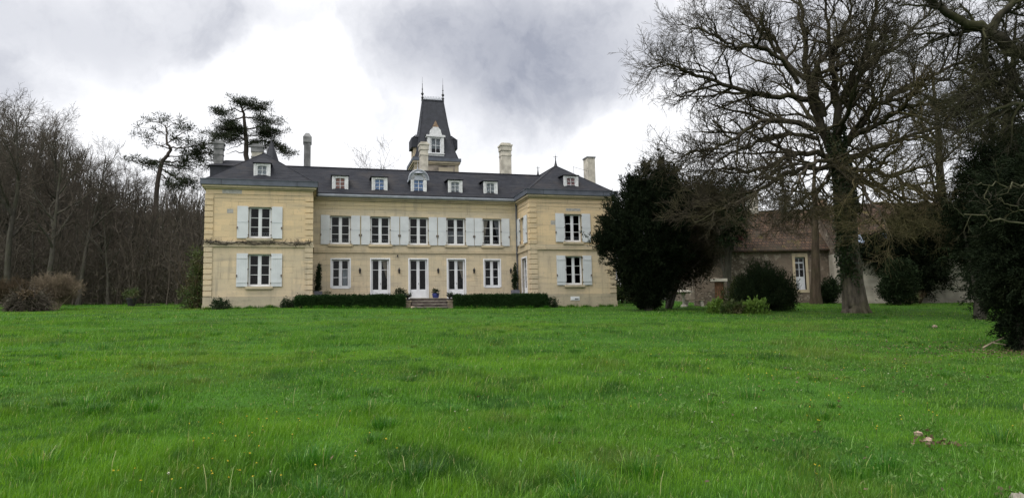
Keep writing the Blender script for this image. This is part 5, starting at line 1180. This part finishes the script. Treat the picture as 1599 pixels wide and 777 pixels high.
# fresh leafy perennials on the lawn
for k, (px, Y_, r, lab) in enumerate(((1176, 39.0, .62, 'clump of fresh yellow-green leaves in front of the broad rounded yew bush'), (1142, 38.6, .5, 'lower duller clump of leaves just left of the fresh yellow-green clump'), (1118, 39.2, .34, 'smallest leafy tuft at the left end of the perennial clumps'))):
    e = empty('leafy_perennial', at(px, Y_)); tag(e, lab, 'plant')
    V, F = lobes_foliage(np.random.default_rng(60 + k), [(0, 0, .18, r, r * .7, .36 if k == 0 else .26), (r * .3, 0, .28, r * .5, r * .4, .3)], 60, 16, .13, .17, .11, up=.9, fill=.2); np_mesh('foliage', [(V, F, 0)], M['bright'] if k != 1 else M['wildgreen'], e)
    rg = random.Random(65 + k); np_mesh('stems', [(*tubes_np([stem(rg, (0, 0, -.05), tilt(rg, (0, 0, 1), R(rg.uniform(5, 60))), r * .8, .012, .006, 3, .1, .1) for _ in range(24)], 4), 0)], M['wildgreen'], e)
for px, Y_, rx, h, mt, lab in ((1420, 55, .55, .9, 'bright', 'small yellowish shrub beside the round clipped yew under the conifer'), (1438, 56, .7, 1.2, 'twig_brown', 'dry brown shrub left of the stone pillar')):
    e = empty('small_shrub', at(px, Y_)); tag(e, lab, 'shrub'); rg = random.Random(int(px)); b_ = [stem(rg, (0, 0, -.05), tilt(rg, (0, 0, 1), R(rg.uniform(3, 42))), h * rg.uniform(.6, 1.1), .02, .008, 4, .1, .05) for _ in range(60)]
    np_mesh('stems', [(*tubes_np(b_, 4), 0)], M['twig_brown'], e)
    if mt == 'bright': V, F = lobes_foliage(np.random.default_rng(4), [(0, 0, h * .55, rx, rx, h * .45)], 40, 14, .15, .12, .06); np_mesh('foliage', [(V, F, 0)], M['wildgreen'], e)

# ------------------------------------------------------------------ outbuilding on the right
def tile_mat():
    m, t, b = new_mat('old_roof_tiles'); o = t.node('ShaderNodeTexCoord').outputs['Object']
    s = t.node('ShaderNodeSeparateXYZ'); t.l.new(o, s.inputs[0]); cx = t.node('ShaderNodeCombineXYZ'); t.l.new(s.outputs[0], cx.inputs[0]); t.l.new(s.outputs[2], cx.inputs[1])
    br = t.node('ShaderNodeTexBrick'); t.l.new(cx.outputs[0], br.inputs['Vector']); br.inputs['Scale'].default_value = 1; br.inputs['Brick Width'].default_value = .34; br.inputs['Row Height'].default_value = .26; br.inputs['Mortar Size'].default_value = .03
    br.inputs['Color1'].default_value = (.040, .024, .016, 1); br.inputs['Color2'].default_value = (.095, .055, .034, 1); br.inputs['Mortar'].default_value = (.016, .012, .010, 1)
    col = t.mix(t.rng(t.noise(o, .8, 6, .65), .4, .7, 0, .7), br.outputs['Color'], (.036, .031, .018)); col = t.mix(t.rng(t.noise(o, 2.4, 6, .7), .5, .72, 0, .75), col, (.028, .022, .017)); col = t.mix(t.rng(t.noise(o, 1.1, 3, .5), .6, .72, 0, .6), col, (.12, .10, .03)); t.put(b.inputs['Base Color'], col); b.inputs['Roughness'].default_value = .95; bump(t, b, br.outputs['Fac'], .4, -.02); return m
M['tiles'] = tile_mat()
def rubble_mat():
    m, t, b = new_mat('rubble_wall'); o = t.node('ShaderNodeTexCoord').outputs['Object']
    vo = t.node('ShaderNodeTexVoronoi'); vo.inputs['Scale'].default_value = 4.2; t.l.new(t.vmath('MULTIPLY', o, (1, 1, 1.6)), vo.inputs['Vector'])
    st = t.mix(t.rng(vo.outputs['Distance'], .1, .55), t.mix(vo.outputs['Color'], (.14, .11, .085), (.30, .26, .205)), (.09, .072, .055))
    col = t.mix(t.rng(t.noise(o, .45, 5, .6), .42, .56), st, t.mix(t.noise(o, 3, 5), (.135, .105, .08), (.19, .15, .115)))
    col = t.mix(t.rng(t.noise(o, 1.4, 6, .7), .54, .66, 0, .8), col, (.34, .30, .24)); col = t.mix(t.rng(t.noise(o, .8, 6, .7), .55, .7, 0, .6), col, (.07, .055, .042))
    t.put(b.inputs['Base Color'], col); b.inputs['Roughness'].default_value = .95; bump(t, b, vo.outputs['Distance'], .4, .03); return m
M['rubble'] = rubble_mat(); M['pale_plaster'] = plain('pale_plaster', (.42, .38, .32), .95, var=.25, scale=1.2); M['grey_paint'] = plain('grey_blue_paint', (.40, .43, .47), .7, var=.12)
AY = 60.0; ax = P(1090, 470, AY)[0]; bx = P(1318, 470, AY)[0]; az = G((ax + bx) / 2, AY)
barn = empty('outbuilding', (ax, AY, az)); tag(barn, 'long low stone outbuilding with a brown tiled roof and tall chimneys behind the bare trees', 'outbuilding')
Lb = bx - ax; ez = P(1200, 389, AY)[2] - az; rz_ = P(1230, 326, AY + 4.2)[2] - az; XA = lambda px: P(px, 430, AY)[0] - ax; ZA = lambda py, px=1250: P(px, py, AY)[2] - az
wx0, wx1, wz0, wz1 = XA(1242.5), XA(1258.5), ZA(452), ZA(401); dx0, dx1, dz1 = XA(1302), XA(1317), ZA(413)
m = MB().wall(0, Lb, -1.2, ez, [(wx0, wx1, wz0, wz1), (dx0 + .02, dx1 - .12, .02, dz1)], .5)
m.box(0, .5, .5, 8.4, -1.2, ez - .01); m.box(Lb - .5, Lb, .5, 8.4, -1.2, ez - .01); m.box(0.5, Lb - .5, 7.9, 8.4, -1.2, ez - .01); m.box(.5, Lb - .5, 3, 3.1, -.5, ez)
m.build('wall', M['rubble'], barn)
m = MB(); m.ring_frame([(wx0 - .22, wz0 - .25), (wx1 + .22, wz0 - .25), (wx1 + .22, wz1 + .32), (wx0 - .22, wz1 + .32)], [(wx0, wz0), (wx1, wz0), (wx1, wz1), (wx0, wz1)], -.03, .25); m.build('window_surround', M['trim'], barn)
m = MB(); zt = wz0 + (wz1 - wz0) * .40
m.ring_frame([(wx0 + .002, wz0 + .002), (wx1 - .002, wz0 + .002), (wx1 - .002, wz1 - .002), (wx0 + .002, wz1 - .002)], [(wx0 + .09, zt), (wx1 - .09, zt), (wx1 - .09, wz1 - .1), (wx0 + .09, wz1 - .1)], .26, .34)
xm = (wx0 + wx1) / 2; m.box(xm - .03, xm + .03, .27, .33, zt, wz1 - .1)
for f in (.38, .72): zz = zt + (wz1 - zt) * f; m.box(wx0 + .09, wx1 - .09, .275, .325, zz - (.06 if f > .7 else .02), zz + (.06 if f > .7 else .02))
o = m.build('window', M['white'], barn); g = MB(); g.add([(wx0 + .05, .31, zt - .05), (wx1 - .05, .31, zt - .05), (wx1 - .05, .31, wz1 - .05), (wx0 + .05, .31, wz1 - .05)], [(0, 1, 2, 3)]); g.build('pane', M['glass'], o)
m = MB(); m.box(dx0 + .03, dx1 - .13, .2, .28, .02, dz1 - .01)
for k in range(1, 5): x = dx0 + (dx1 - dx0) * k / 5; m.box(x - .01, x + .01, .194, .2, .05, dz1 - .05, 1)
m.build('door', [M['grey_paint'], M['seam']], barn)
def gable_roof(parent, L, e_z, r_z, dep, ov=.3, sag=.12):
    n = 10; vs = []; fs = []
    for k in range(n + 1):
        x = -ov + (L + 2 * ov) * k / n; sg = sag * math.sin(math.pi * k / n) + .03 * math.sin(k * 2.3)
        vs += [(x, -ov, e_z - .12), (x, dep / 2, r_z - sg), (x, dep + ov, e_z - .12), (x, -ov + .02, e_z - .24), (x, dep / 2, r_z - sg - .2), (x, dep + ov - .02, e_z - .24)]
    for k in range(n):
        a, c = 6 * k, 6 * k + 6; fs += [(a, c, c + 1, a + 1), (a + 1, c + 1, c + 2, a + 2), (a + 3, a + 4, c + 4, c + 3), (a + 4, a + 5, c + 5, c + 4), (a, a + 3, c + 3, c), (a + 2, c + 2, c + 5, a + 5)]
    fs += [(0, 1, 4, 3), (1, 2, 5, 4), (6 * n, 6 * n + 3, 6 * n + 4, 6 * n + 1), (6 * n + 1, 6 * n + 4, 6 * n + 5, 6 * n + 2)]
    m = MB(); m.add(vs, fs); m.add([(.02, .25, e_z - .2), (.02, dep / 2, r_z - sag - .25), (.02, dep - .25, e_z - .2)], [(0, 1, 2)], 1); m.add([(L - .02, .25, e_z - .2), (L - .02, dep / 2, r_z - sag - .25), (L - .02, dep - .25, e_z - .2)], [(0, 2, 1)], 1)
    return m.build('roof', [M['tiles'], M['rubble']], parent)
gable_roof(barn, Lb, ez, rz_, 8.4)
for px, p0, p1, py, mt in ((1174, 1167, 1182, 303, 'chim'), (1224, 1218, 1231, 308, 'chim_dark'), (1284, 1279, 1289, 312, 'brick')):
    x0, x1 = P(p0, 320, AY + 4.2)[0] - ax, P(p1, 320, AY + 4.2)[0] - ax; zt = P(px, py, AY + 4.2)[2] - az
    m = MB(); m.box(x0, x1, 3.85, 4.55, rz_ - .9, zt); o = m.build('chimney', M[mt], barn); m = MB(); m.box(x0 - .06, x1 + .06, 3.79, 4.61, zt + .001, zt + .12); m.build('chimney_cap', M['chim_dark'], o)
# red-hatched dormer in that roof
x = XA(1163) ; zb = ZA(382) ; m = MB(); yb = .9
m.prism([(x - .55, zb), (x + .55, zb), (x + .55, zb + 1.1), (x, zb + 1.75), (x - .55, zb + 1.1)], yb, 3.4); o = m.build('dormer', M['brick'], barn)
m = MB(); m.box(x - .34, x + .34, yb - .05, yb - .002, zb + .15, zb + 1.15); m.build('hatch', plain('dark_red_paint', (.10, .02, .025), .7), o)
m = MB(); m.add([(x - .75, yb - .2, zb + .92), (x, yb - .2, zb + 1.86), (x + .75, yb - .2, zb + .92), (x - .75, 3.5, zb + .92), (x, 3.5, zb + 1.86), (x + .75, 3.5, zb + .92)], [(0, 1, 4, 3), (1, 2, 5, 4)]); m.build('dormer_roof', M['tiles'], o)
# plastered range continuing to the right
BY = 57.5; cx0 = P(1320, 470, BY)[0]; cx1 = P(1560, 470, BY)[0]; cz = G((cx0 + cx1) / 2, BY)
b2 = empty('outbuilding', (cx0, BY, cz)); tag(b2, 'pale plastered outbuilding with skylights, right of the ivy-clad trunk', 'outbuilding'); L2 = cx1 - cx0; e2 = P(1400, 392, BY)[2] - cz; r2 = P(1400, 318, BY + 4)[2] - cz
m = MB().wall(0, L2, -1.2, e2, [], .5); m.box(0, .5, .5, 8, -1.2, e2 - .01); m.box(L2 - .5, L2, .5, 8, -1.2, e2 - .01); m.box(.5, L2 - .5, 7.5, 8, -1.2, e2 - .01); m.build('wall', M['pale_plaster'], b2)
gable_roof(b2, L2, e2, r2, 8.0, sag=-.1)
for px in (1343, 1389):
    x = P(px, 376, BY + .8)[0] - cx0; s = (r2 - e2 + .12) / 4.3; f = lambda y, o_: (e2 - .12 + (y + .3) * s + o_)
    m = MB(); m.add([(x - .3, .5, f(.5, .06)), (x + .3, .5, f(.5, .06)), (x + .3, 1.25, f(1.25, .06)), (x - .3, 1.25, f(1.25, .06)), (x - .3, .5, f(.5, -.1)), (x + .3, .5, f(.5, -.1)), (x + .3, 1.25, f(1.25, -.1)), (x - .3, 1.25, f(1.25, -.1))], [(0, 1, 2, 3), (0, 4, 5, 1), (1, 5, 6, 2), (2, 6, 7, 3), (3, 7, 4, 0)])
    m.build('skylight', plain('skylight_glass', (.30, .38, .52), .08, spec=.8), b2)
# ruined wall with a brown door left of the outbuilding
RY = 52.0; q0, q1 = P(1086, 470, RY)[0], P(1136, 470, RY)[0]; rz0 = G(q0, RY); e = empty('garden_wall', (q0, RY, rz0)); tag(e, 'broken rubble wall with a pale lintel and a brown plank door', 'wall')
Lr = q1 - q0; zt = P(1110, 437, RY)[2] - rz0; d0, d1 = P(1116, 450, RY)[0] - q0, P(1131, 450, RY)[0] - q0
m = MB().wall(0, Lr, -.8, zt, [(d0, d1, .0, zt - .12)], .45); nr_ = random.Random(2)
m.box(0, .006, 0, .45, -.8, zt); x = 0
while x < Lr - .25: w_ = nr_.uniform(.2, .45); m.box(x, min(Lr, x + w_), .03, .42, zt + .003, zt + nr_.uniform(.05, .3)); x += w_ + .004
m.build('wall', M['rubble'], e)
m = MB(); m.box(d0 - .3, d1 + .25, -.03, .2, zt - .11, zt + .1); m.build('lintel', M['chim'], e)
m = MB(); m.box(d0 + .01, d1 - .01, .12, .18, .02, zt - .13)
for k in range(1, 5): x = d0 + (d1 - d0) * k / 5; m.box(x - .006, x + .006, .115, .12, .04, zt - .15, 1)
m.build('door', [M['door_wood'], M['iron']], e)
# stone table under the conifer
e = empty('stone_table', at(1068, 50.5)); tag(e, 'pale round stone garden table half hidden under the brown shrubby tree', 'garden table')
m = MB(); m.lathe(0, 0, [(.5, .95), (.62, 1.0), (.6, 1.08), (.3, 1.16), (.05, 1.18)], 18); m.build('table_top', M['chim'], e)
m = MB(); m.lathe(0, 0, [(.24, -.2), (.22, .1), (.1, .2), (.09, .8), (.2, .949)], 12); m.build('leg', M['chim'], e)
e = empty('garden_bench', at(1084, 50.8)); tag(e, 'weathered pale bench beside the round stone garden table', 'bench')
m = MB(); m.box(-.7, .7, -.22, .22, .42, .47); m.build('seat', M['wood_pale'], e)
for s in (-1, 1): m = MB(); m.prism([(s * .6 - .09, -.1), (s * .6 + .09, -.1), (s * .5 + .1, .419), (s * .5 - .1, .419)], -.18, .18); m.build('leg', M['chim'], e)
# stone gate pillar
e = empty('gate_pillar', at(1470, 61.0)); tag(e, 'tall pale lichened stone pillar with a carved finial beside the dark yews', 'pillar'); hh = P(1470, 424, 61)[2] - e.location.z
m = MB(); m.box(-.42, .42, -.42, .42, -.5, .35); m.box(-.34, .34, -.34, .34, .351, hh - .75)
for s in (-1, 1): m.box(s * .22 - .07, s * .22 + .07, -.375, -.341, .4, hh - .8)
m.build('shaft', M['pillar'], e); m = MB(); m.box(-.46, .46, -.46, .46, hh - .749, hh - .55); m.lathe(0, 0, [(.3, hh - .549), (.22, hh - .45), (.36, hh - .25), (.34, hh - .1), (.12, hh)], 12); m.build('finial', M['pillar'], e)

# ------------------------------------------------------------------ small things on the left lawn
e = empty('flower_pot', at(205, 52.9)); tag(e, 'black garden pot with a straggling plant on the lawn before the wood', 'flower pot')
m = MB(); m.lathe(0, 0, [(.22, -.02), (.3, .32), (.34, .5), (.38, .52), (.38, .6), (.33, .6), (.3, .5)], 14); m.build('pot', M['black_pot'], e)
V, F = lobes_foliage(np.random.default_rng(70), [(0, 0, .85, .42, .35, .2), (-.45, 0, .8, .25, .2, .12), (.35, 0, .95, .2, .2, .12)], 34, 14, .14, .16, .05); np_mesh('plant', [(V, F, 0)], M['wildgreen'], e)
rg = random.Random(5); np_mesh('stems', [(*tubes_np([stem(rg, (0, 0, .5), tilt(rg, (0, 0, 1), R(rg.uniform(10, 60))), .55, .012, .006, 3, .1, 0) for _ in range(16)], 4), 0)], M['wood_dry'], e)
e = empty('plank', at(231, 53.4, .03)); tag(e, 'thin dark plank lying flat on the grass beside the black garden pot', 'plank'); m = MB(); m.box(-.85, .85, -.1, .1, 0, .05); m.build('board', M['iron'], e)
def rock_mesh(nr, r, flat=.7):
    me = MB(); n, k = 9, 6; prof = []
    V = []; 
    for i in range(k + 1):
        a = math.pi * i / k
        for j in range(n): bb = 2 * math.pi * j / n; d = 1 + nr.uniform(-.18, .18); V.append((r * d * math.sin(a) * math.cos(bb), r * d * .85 * math.sin(a) * math.sin(bb), r * d * flat * math.cos(a)))
    me.add(V, [(i * n + j, i * n + (j + 1) % n, (i + 1) * n + (j + 1) % n, (i + 1) * n + j) for i in range(k) for j in range(n)]); return me
nr_ = random.Random(9)
for i, (px, Y_, r, lab) in enumerate(((246, 64, .30, 'rough stone at the foot of the thin pine, leftmost of the low row'), (254, 64.4, .42, 'largest rough stone of the low row at the foot of the thin pine'), (262, 64.1, .34, 'rough stone of the low row by the thin pine, nearest to the rail fence'))):
    x, y, z = at(px, Y_); o = rock_mesh(nr_, r).build('stone', M['rock']); o.location = (x, y, z + r * .4); tag(o, lab, 'stone', 'stones under the thin pine')
FYr = 66.0; f0, f1 = at(270, FYr), at(297, FYr); e = empty('rail_fence', f0); tag(e, 'short low rail fence of grey poles in front of the wood', 'fence'); ln = f1[0] - f0[0]; dz = f1[2] - f0[2]
for k in range(4): x = ln * k / 3; m = MB(); m.tube([(x, 0, dz * k / 3 - .2), (x + .02, 0, dz * k / 3 + .95)], .045, 6); m.build('post', M['wood_dry'], e)
for z in (.35, .62, .88): m = MB(); m.tube([(-.1, -.05, z), (ln * .5, -.06, z + dz * .5 + .03), (ln + .1, -.05, z + dz)], .035, 6); m.build('rail', M['wood_dry'], e)
e = empty('fence_post', at(293, 55.0)); tag(e, 'short dark post standing on the grass near the left corner of the chateau', 'post'); m = MB(); m.tube([(0, 0, -.2), (0, 0, .85)], .1, 8); m.box(-.22, .22, -.14, .14, -.05, .1); m.build('post_body', M['iron'], e)
# stones, twigs and litter on the near lawn
for px, py_, Y_, r, mt, lab in ((1433, 670, 8.05, .045, 'pink_rock', 'small pinkish stone in the near grass, the left and upper of the pair'), (1449, 682, 7.75, .045, 'pink_rock', 'small pale stone in the near grass, the right and lower of the pair'), (1592, 774, 5.55, .09, 'rock', 'pale stone at the bottom right corner of the lawn'), (1459, 504, 26, .09, 'pink_rock', 'pinkish stone lying alone on the far lawn right of the ivy-clad trunk')):
    x = P(px, py_, Y_)[0]; z = G(x, Y_); o = rock_mesh(nr_, r, .75).build('stone', M[mt]); o.location = (x, Y_, z + r * .4 + .02); tag(o, lab, 'stone')
x, y, z = at(1553, 17.6); e = empty('fallen_branch', (x, y, z)); tag(e, 'broken grey branch lying on the grass at the skirt of the nearest yew', 'branch')
m = MB(); m.tube([(-.38, 0, .04), (-.1, .05, .16), (.25, .05, .30), (.42, .1, .36)], [.022, .02, .018, .01], 6); m.tube([(-.1, .05, .16), (.05, -.1, .13), (.2, -.2, .06)], [.012, .01, .006], 5); m.build('stick', M['wood_pale'], e)
nr = np.random.default_rng(33)
def litter(n, cx, cy, sx, sy): x = cx + nr.normal(size=n) * sx; y = cy + nr.normal(size=n) * sy; return np.stack([x, y, gz(x, y) + nr.uniform(.02, .07, n)], 1)
C = np.concatenate([litter(900, 11.9, 16.2, 1.3, .7), litter(350, 10.8, 18, 2.2, 1.6), litter(900, 11, 24, 4, 5), litter(300, 5, 12, 3, 3), litter(60, 4.4, 7.7, .16, .12), litter(30, 4.0, 5.9, .25, .1), litter(300, 18, 36, 3.5, 2.5)])
D = nr.normal(size=(len(C), 3)) * np.array([1, 1, .35]); V, F = leaves_np(C, D, nr.uniform(.03, .07, len(C)), nr.uniform(.02, .04, len(C)), nr)
o = np_mesh('dead_leaves', [(V, F, 0)], M['litter']); tag(o, 'scattered brown dead leaves on the grass under the trees on the right', 'leaves', kind='stuff')

# ------------------------------------------------------------------ grass and flowers
nr = np.random.default_rng(99)
def in_house(x, y):
    dx, dy = x - HX, y - HY; t = dx * ct + dy * st_; d = -dx * st_ + dy * ct
    return (t > -.1) & (t < T1 + .1) & (d > -.05) & (d < 12) | ((t > WL) & (t < T0) & (d > -.6) & (d < 12)) | ((np.abs(t - 13.65) < 1.25) & (d > -2.05) & (d < 0))
def blades(n, y0, y1, hbase, wbase, two, pad=1.5, pw=1.0):
    y = (y0 ** pw + (y1 ** pw - y0 ** pw) * nr.uniform(size=n)) ** (1 / pw); half = y * .735 + pad; x = nr.uniform(-1, 1, n) * half
    k = ~in_house(x, y); x, y = x[k], y[k]; n = len(x)
    tuft = fbm(x * 1.1 + 20, y * 1.1 + 20); patch = fbm(x * .28 + 5, y * .28 + 5)
    h = hbase * (0.35 + 2.3 * np.clip(tuft - .34, 0, 1) ** 1.2 + 1.0 * (patch - .42)) * nr.uniform(.55, 1.35, n); h = np.clip(h, .048, None)
    h *= 1 + 1.1 * (nr.uniform(size=n) < .02)
    a = nr.uniform(0, 2 * np.pi, n); s = np.stack([np.cos(a), np.sin(a), np.zeros(n)], 1) * (wbase * nr.uniform(.6, 1.3, n))[:, None]
    la = nr.normal(.6, 1.2, n); lean = np.stack([np.cos(la), np.sin(la) * .7, np.zeros(n)], 1) * (h * nr.uniform(.1, .75, n))[:, None]
    p = np.stack([x, y, gz(x, y) - .01], 1); up = np.array([0, 0, 1.])
    tip = p + lean + up * (h * nr.uniform(.75, 1.0, n))[:, None]
    if two:
        mid = p + lean * .32 + up * (h * .6)[:, None]
        V = np.stack([p - s * .5, p + s * .5, mid + s * .42, mid - s * .42, tip], 1).reshape(-1, 3); b = np.arange(n)[:, None] * 5
        return [(V, b + np.array([[0, 1, 2, 3]]), 0), (np.zeros((0, 3)), b - 5 * n + np.array([[3, 2, 4]]), 0)]
    V = np.stack([p - s * .5, p + s * .5, tip], 1).reshape(-1, 3); return [(V, np.arange(3 * n).reshape(n, 3), 0)]
def fix(parts):
    "the tip triangles index the vertices of the part before them"
    return parts
G_ = []
G_ += blades(380000, 3.6, 9.5, .105, .0048, True, 6, 1.6)
G_ += blades(260000, 9.5, 17, .10, .0075, True, 7, 1.6)
G_ += blades(240000, 17, 30, .12, .014, False, 8, 1.7)
G_ += blades(180000, 30, 58, .11, .026, False, 9, 1.8)
def ground_hit(px, py):
    r = ray(px, py); a, b = 3.0, 80.0
    for _ in range(40):
        k = (a + b) / 2
        if EYE + k * r[2] > G(k * r[0], k * r[1]): a = k
        else: b = k
    return k * r[0], k * r[1]
def tufts(cx, cy, nb, h0, rad, wid):
    n = len(cx) * nb; c = np.repeat(np.stack([cx, cy], 1), nb, axis=0); rr = np.repeat(rad, nb); hh = np.repeat(h0, nb) * nr.uniform(.5, 1.15, n)
    a = nr.uniform(0, 2 * np.pi, n); q = rr * np.sqrt(nr.uniform(size=n)) * .8; x, y = c[:, 0] + np.cos(a) * q, c[:, 1] + np.sin(a) * q
    out_ = np.stack([np.cos(a), np.sin(a), np.zeros(n)], 1); fl = (hh * nr.uniform(.25, 1.0, n))[:, None]; s = np.stack([-np.sin(a), np.cos(a), np.zeros(n)], 1) * (wid * nr.uniform(.6, 1.3, n))[:, None]
    p = np.stack([x, y, gz(x, y) - .01], 1); up = np.array([0, 0, 1.])
    m1 = p + out_ * fl * .22 + up * (hh * .55)[:, None]; m2 = p + out_ * fl * .6 + up * (hh * .88)[:, None]; tp_ = p + out_ * fl * 1.05 + up * (hh * nr.uniform(.7, 1.0, n))[:, None]
    V = np.stack([p - s * .5, p + s * .5, m1 + s * .45, m1 - s * .45, m2 + s * .34, m2 - s * .34, tp_], 1).reshape(-1, 3); b = np.arange(n)[:, None] * 7
    return [(V, np.concatenate([b + np.array([[0, 1, 2, 3]]), b + np.array([[3, 2, 4, 5]])]), 1), (np.zeros((0, 3)), b - 7 * n + np.array([[5, 4, 6]]), 1)]
hits = [ground_hit(*q) for q in ((222, 574), (243, 576), (1172, 622), (470, 728), (500, 722), (905, 765), (985, 735), (850, 705), (575, 645), (90, 560), (160, 545), (60, 730), (1330, 745), (1375, 735), (1560, 690), (640, 755), (760, 700), (1010, 745))]
yt = 4.4 + 34 * nr.uniform(size=300) ** 1.2; xt = nr.uniform(-1, 1, 300) * (yt * .73 + 1); kt = (fbm(xt * .35 + 33, yt * .35 + 33) > .47) & (yt < 40); xt, yt = xt[kt], yt[kt]
xt = np.concatenate([[h[0] for h in hits], xt]); yt = np.concatenate([[h[1] for h in hits], yt]); nt = len(xt); big = np.concatenate([np.full(len(hits), 1.25), nr.uniform(.6, 1.1, nt - len(hits))])
G_ += tufts(xt, yt, 110, .155 * big, .20 * big, .0055)
# longer grass left by the mower along the walls and hedges
fr = [hw(t, d) for t, d in [(nr.uniform(0, WL), -.22) for _ in range(70)] + [(nr.uniform(T0, T1), -.22) for _ in range(70)] + [(nr.uniform(5.3, 12.1), -2.12) for _ in range(70)] + [(nr.uniform(15.1, 21.5), -2.12) for _ in range(70)]]
G_ += tufts(np.array([q[0] for q in fr]), np.array([q[1] for q in fr]), 26, nr.uniform(.10, .26, len(fr)), nr.uniform(.12, .25, len(fr)), .014)
# single long arching blades
yl = 4.4 + 12 * nr.uniform(size=900) ** 1.5; xl = nr.uniform(-1, 1, 900) * (yl * .73 + 1); G_ += [(v, f, 0) for v, f, _ in tufts(xl, yl, 3, nr.uniform(.16, .30, 900), np.full(900, .05), .005)]
M['grass_dark'] = M['grass'].copy(); M['grass_dark'].name = 'tussock_blades'
for nd in M['grass_dark'].node_tree.nodes:
    if nd.type == 'MIX' and not nd.inputs[6].is_linked and not nd.inputs[7].is_linked and nd.inputs[7].default_value[1] > .2: nd.inputs[6].default_value = (.016, .075, .006, 1); nd.inputs[7].default_value = (.05, .17, .012, 1)
o = np_mesh('grass', G_, [M['grass'], M['grass_dark']]); tag(o, 'rough spring lawn of long uneven grass', 'grass', kind='stuff')
# broad-leaved weeds in the near lawn
n = 4200; y = 4.4 + 14 * nr.uniform(size=n) ** 1.3; x = nr.uniform(-1, 1, n) * (y * .73 + 1); kk = fbm(x * .5 + 70, y * .5 + 70) + .25 * (x / y) > .52; x, y = x[kk], y[kk]; n = len(x)
Cw = np.repeat(np.stack([x, y, gz(x, y) + .02], 1), 6, axis=0); aw = nr.uniform(0, 6.28, 6 * n); Dw = np.stack([np.cos(aw), np.sin(aw), nr.uniform(.3, 1.2, 6 * n)], 1)
V, F = leaves_np(Cw, Dw, nr.uniform(.03, .075, 6 * n), nr.uniform(.010, .02, 6 * n), nr)
o = np_mesh('weeds', [(V, F, 0)], leafy('weed_leaves', (.06, .13, .018), (.11, .20, .04), None, .3, rough=.4)); tag(o, 'broad-leaved weeds among the grass', 'weeds', kind='stuff')
def flowers(name, n, col, size, hrange, label, thr, seed):
    nr = np.random.default_rng(seed); y = 4.6 + 30 * nr.uniform(size=n) ** 1.8; x = nr.uniform(-1, 1, n) * (y * .73 + 1); k = fbm(x * .45 + seed, y * .45 + seed) > thr; x, y = x[k], y[k]; n = len(x)
    b = np.stack([x, y, gz(x, y)], 1); h = nr.uniform(*hrange, n); t = b + np.stack([nr.normal(0, .02, n), nr.normal(0, .02, n), h], 1)
    st1 = [([tuple(p), tuple(q)], [.0025, .002]) for p, q in zip(b, t)]; V1, F1 = tubes_np(st1, 3)
    C = np.repeat(t, 9, axis=0); D = nr.normal(size=(9 * n, 3)) * np.array([1, 1, .6]); V2, F2 = leaves_np(C, D, size, size * .7, nr)
    o = np_mesh(name, [(V1, F1, 0), (V2, F2, 1)], [M['wildgreen'], plain(name + '_petals', col, .7)]); tag(o, label, 'flowers', kind='stuff')
flowers('yellow_flowers', 1300, (.50, .38, .03), .011, (.08, .17), 'small yellow dandelions and cowslips dotted over the lawn', .50, 3)
flowers('seed_heads', 150, (.45, .45, .34), .013, (.10, .18), 'few pale seed heads and daisies in the grass', .50, 14)
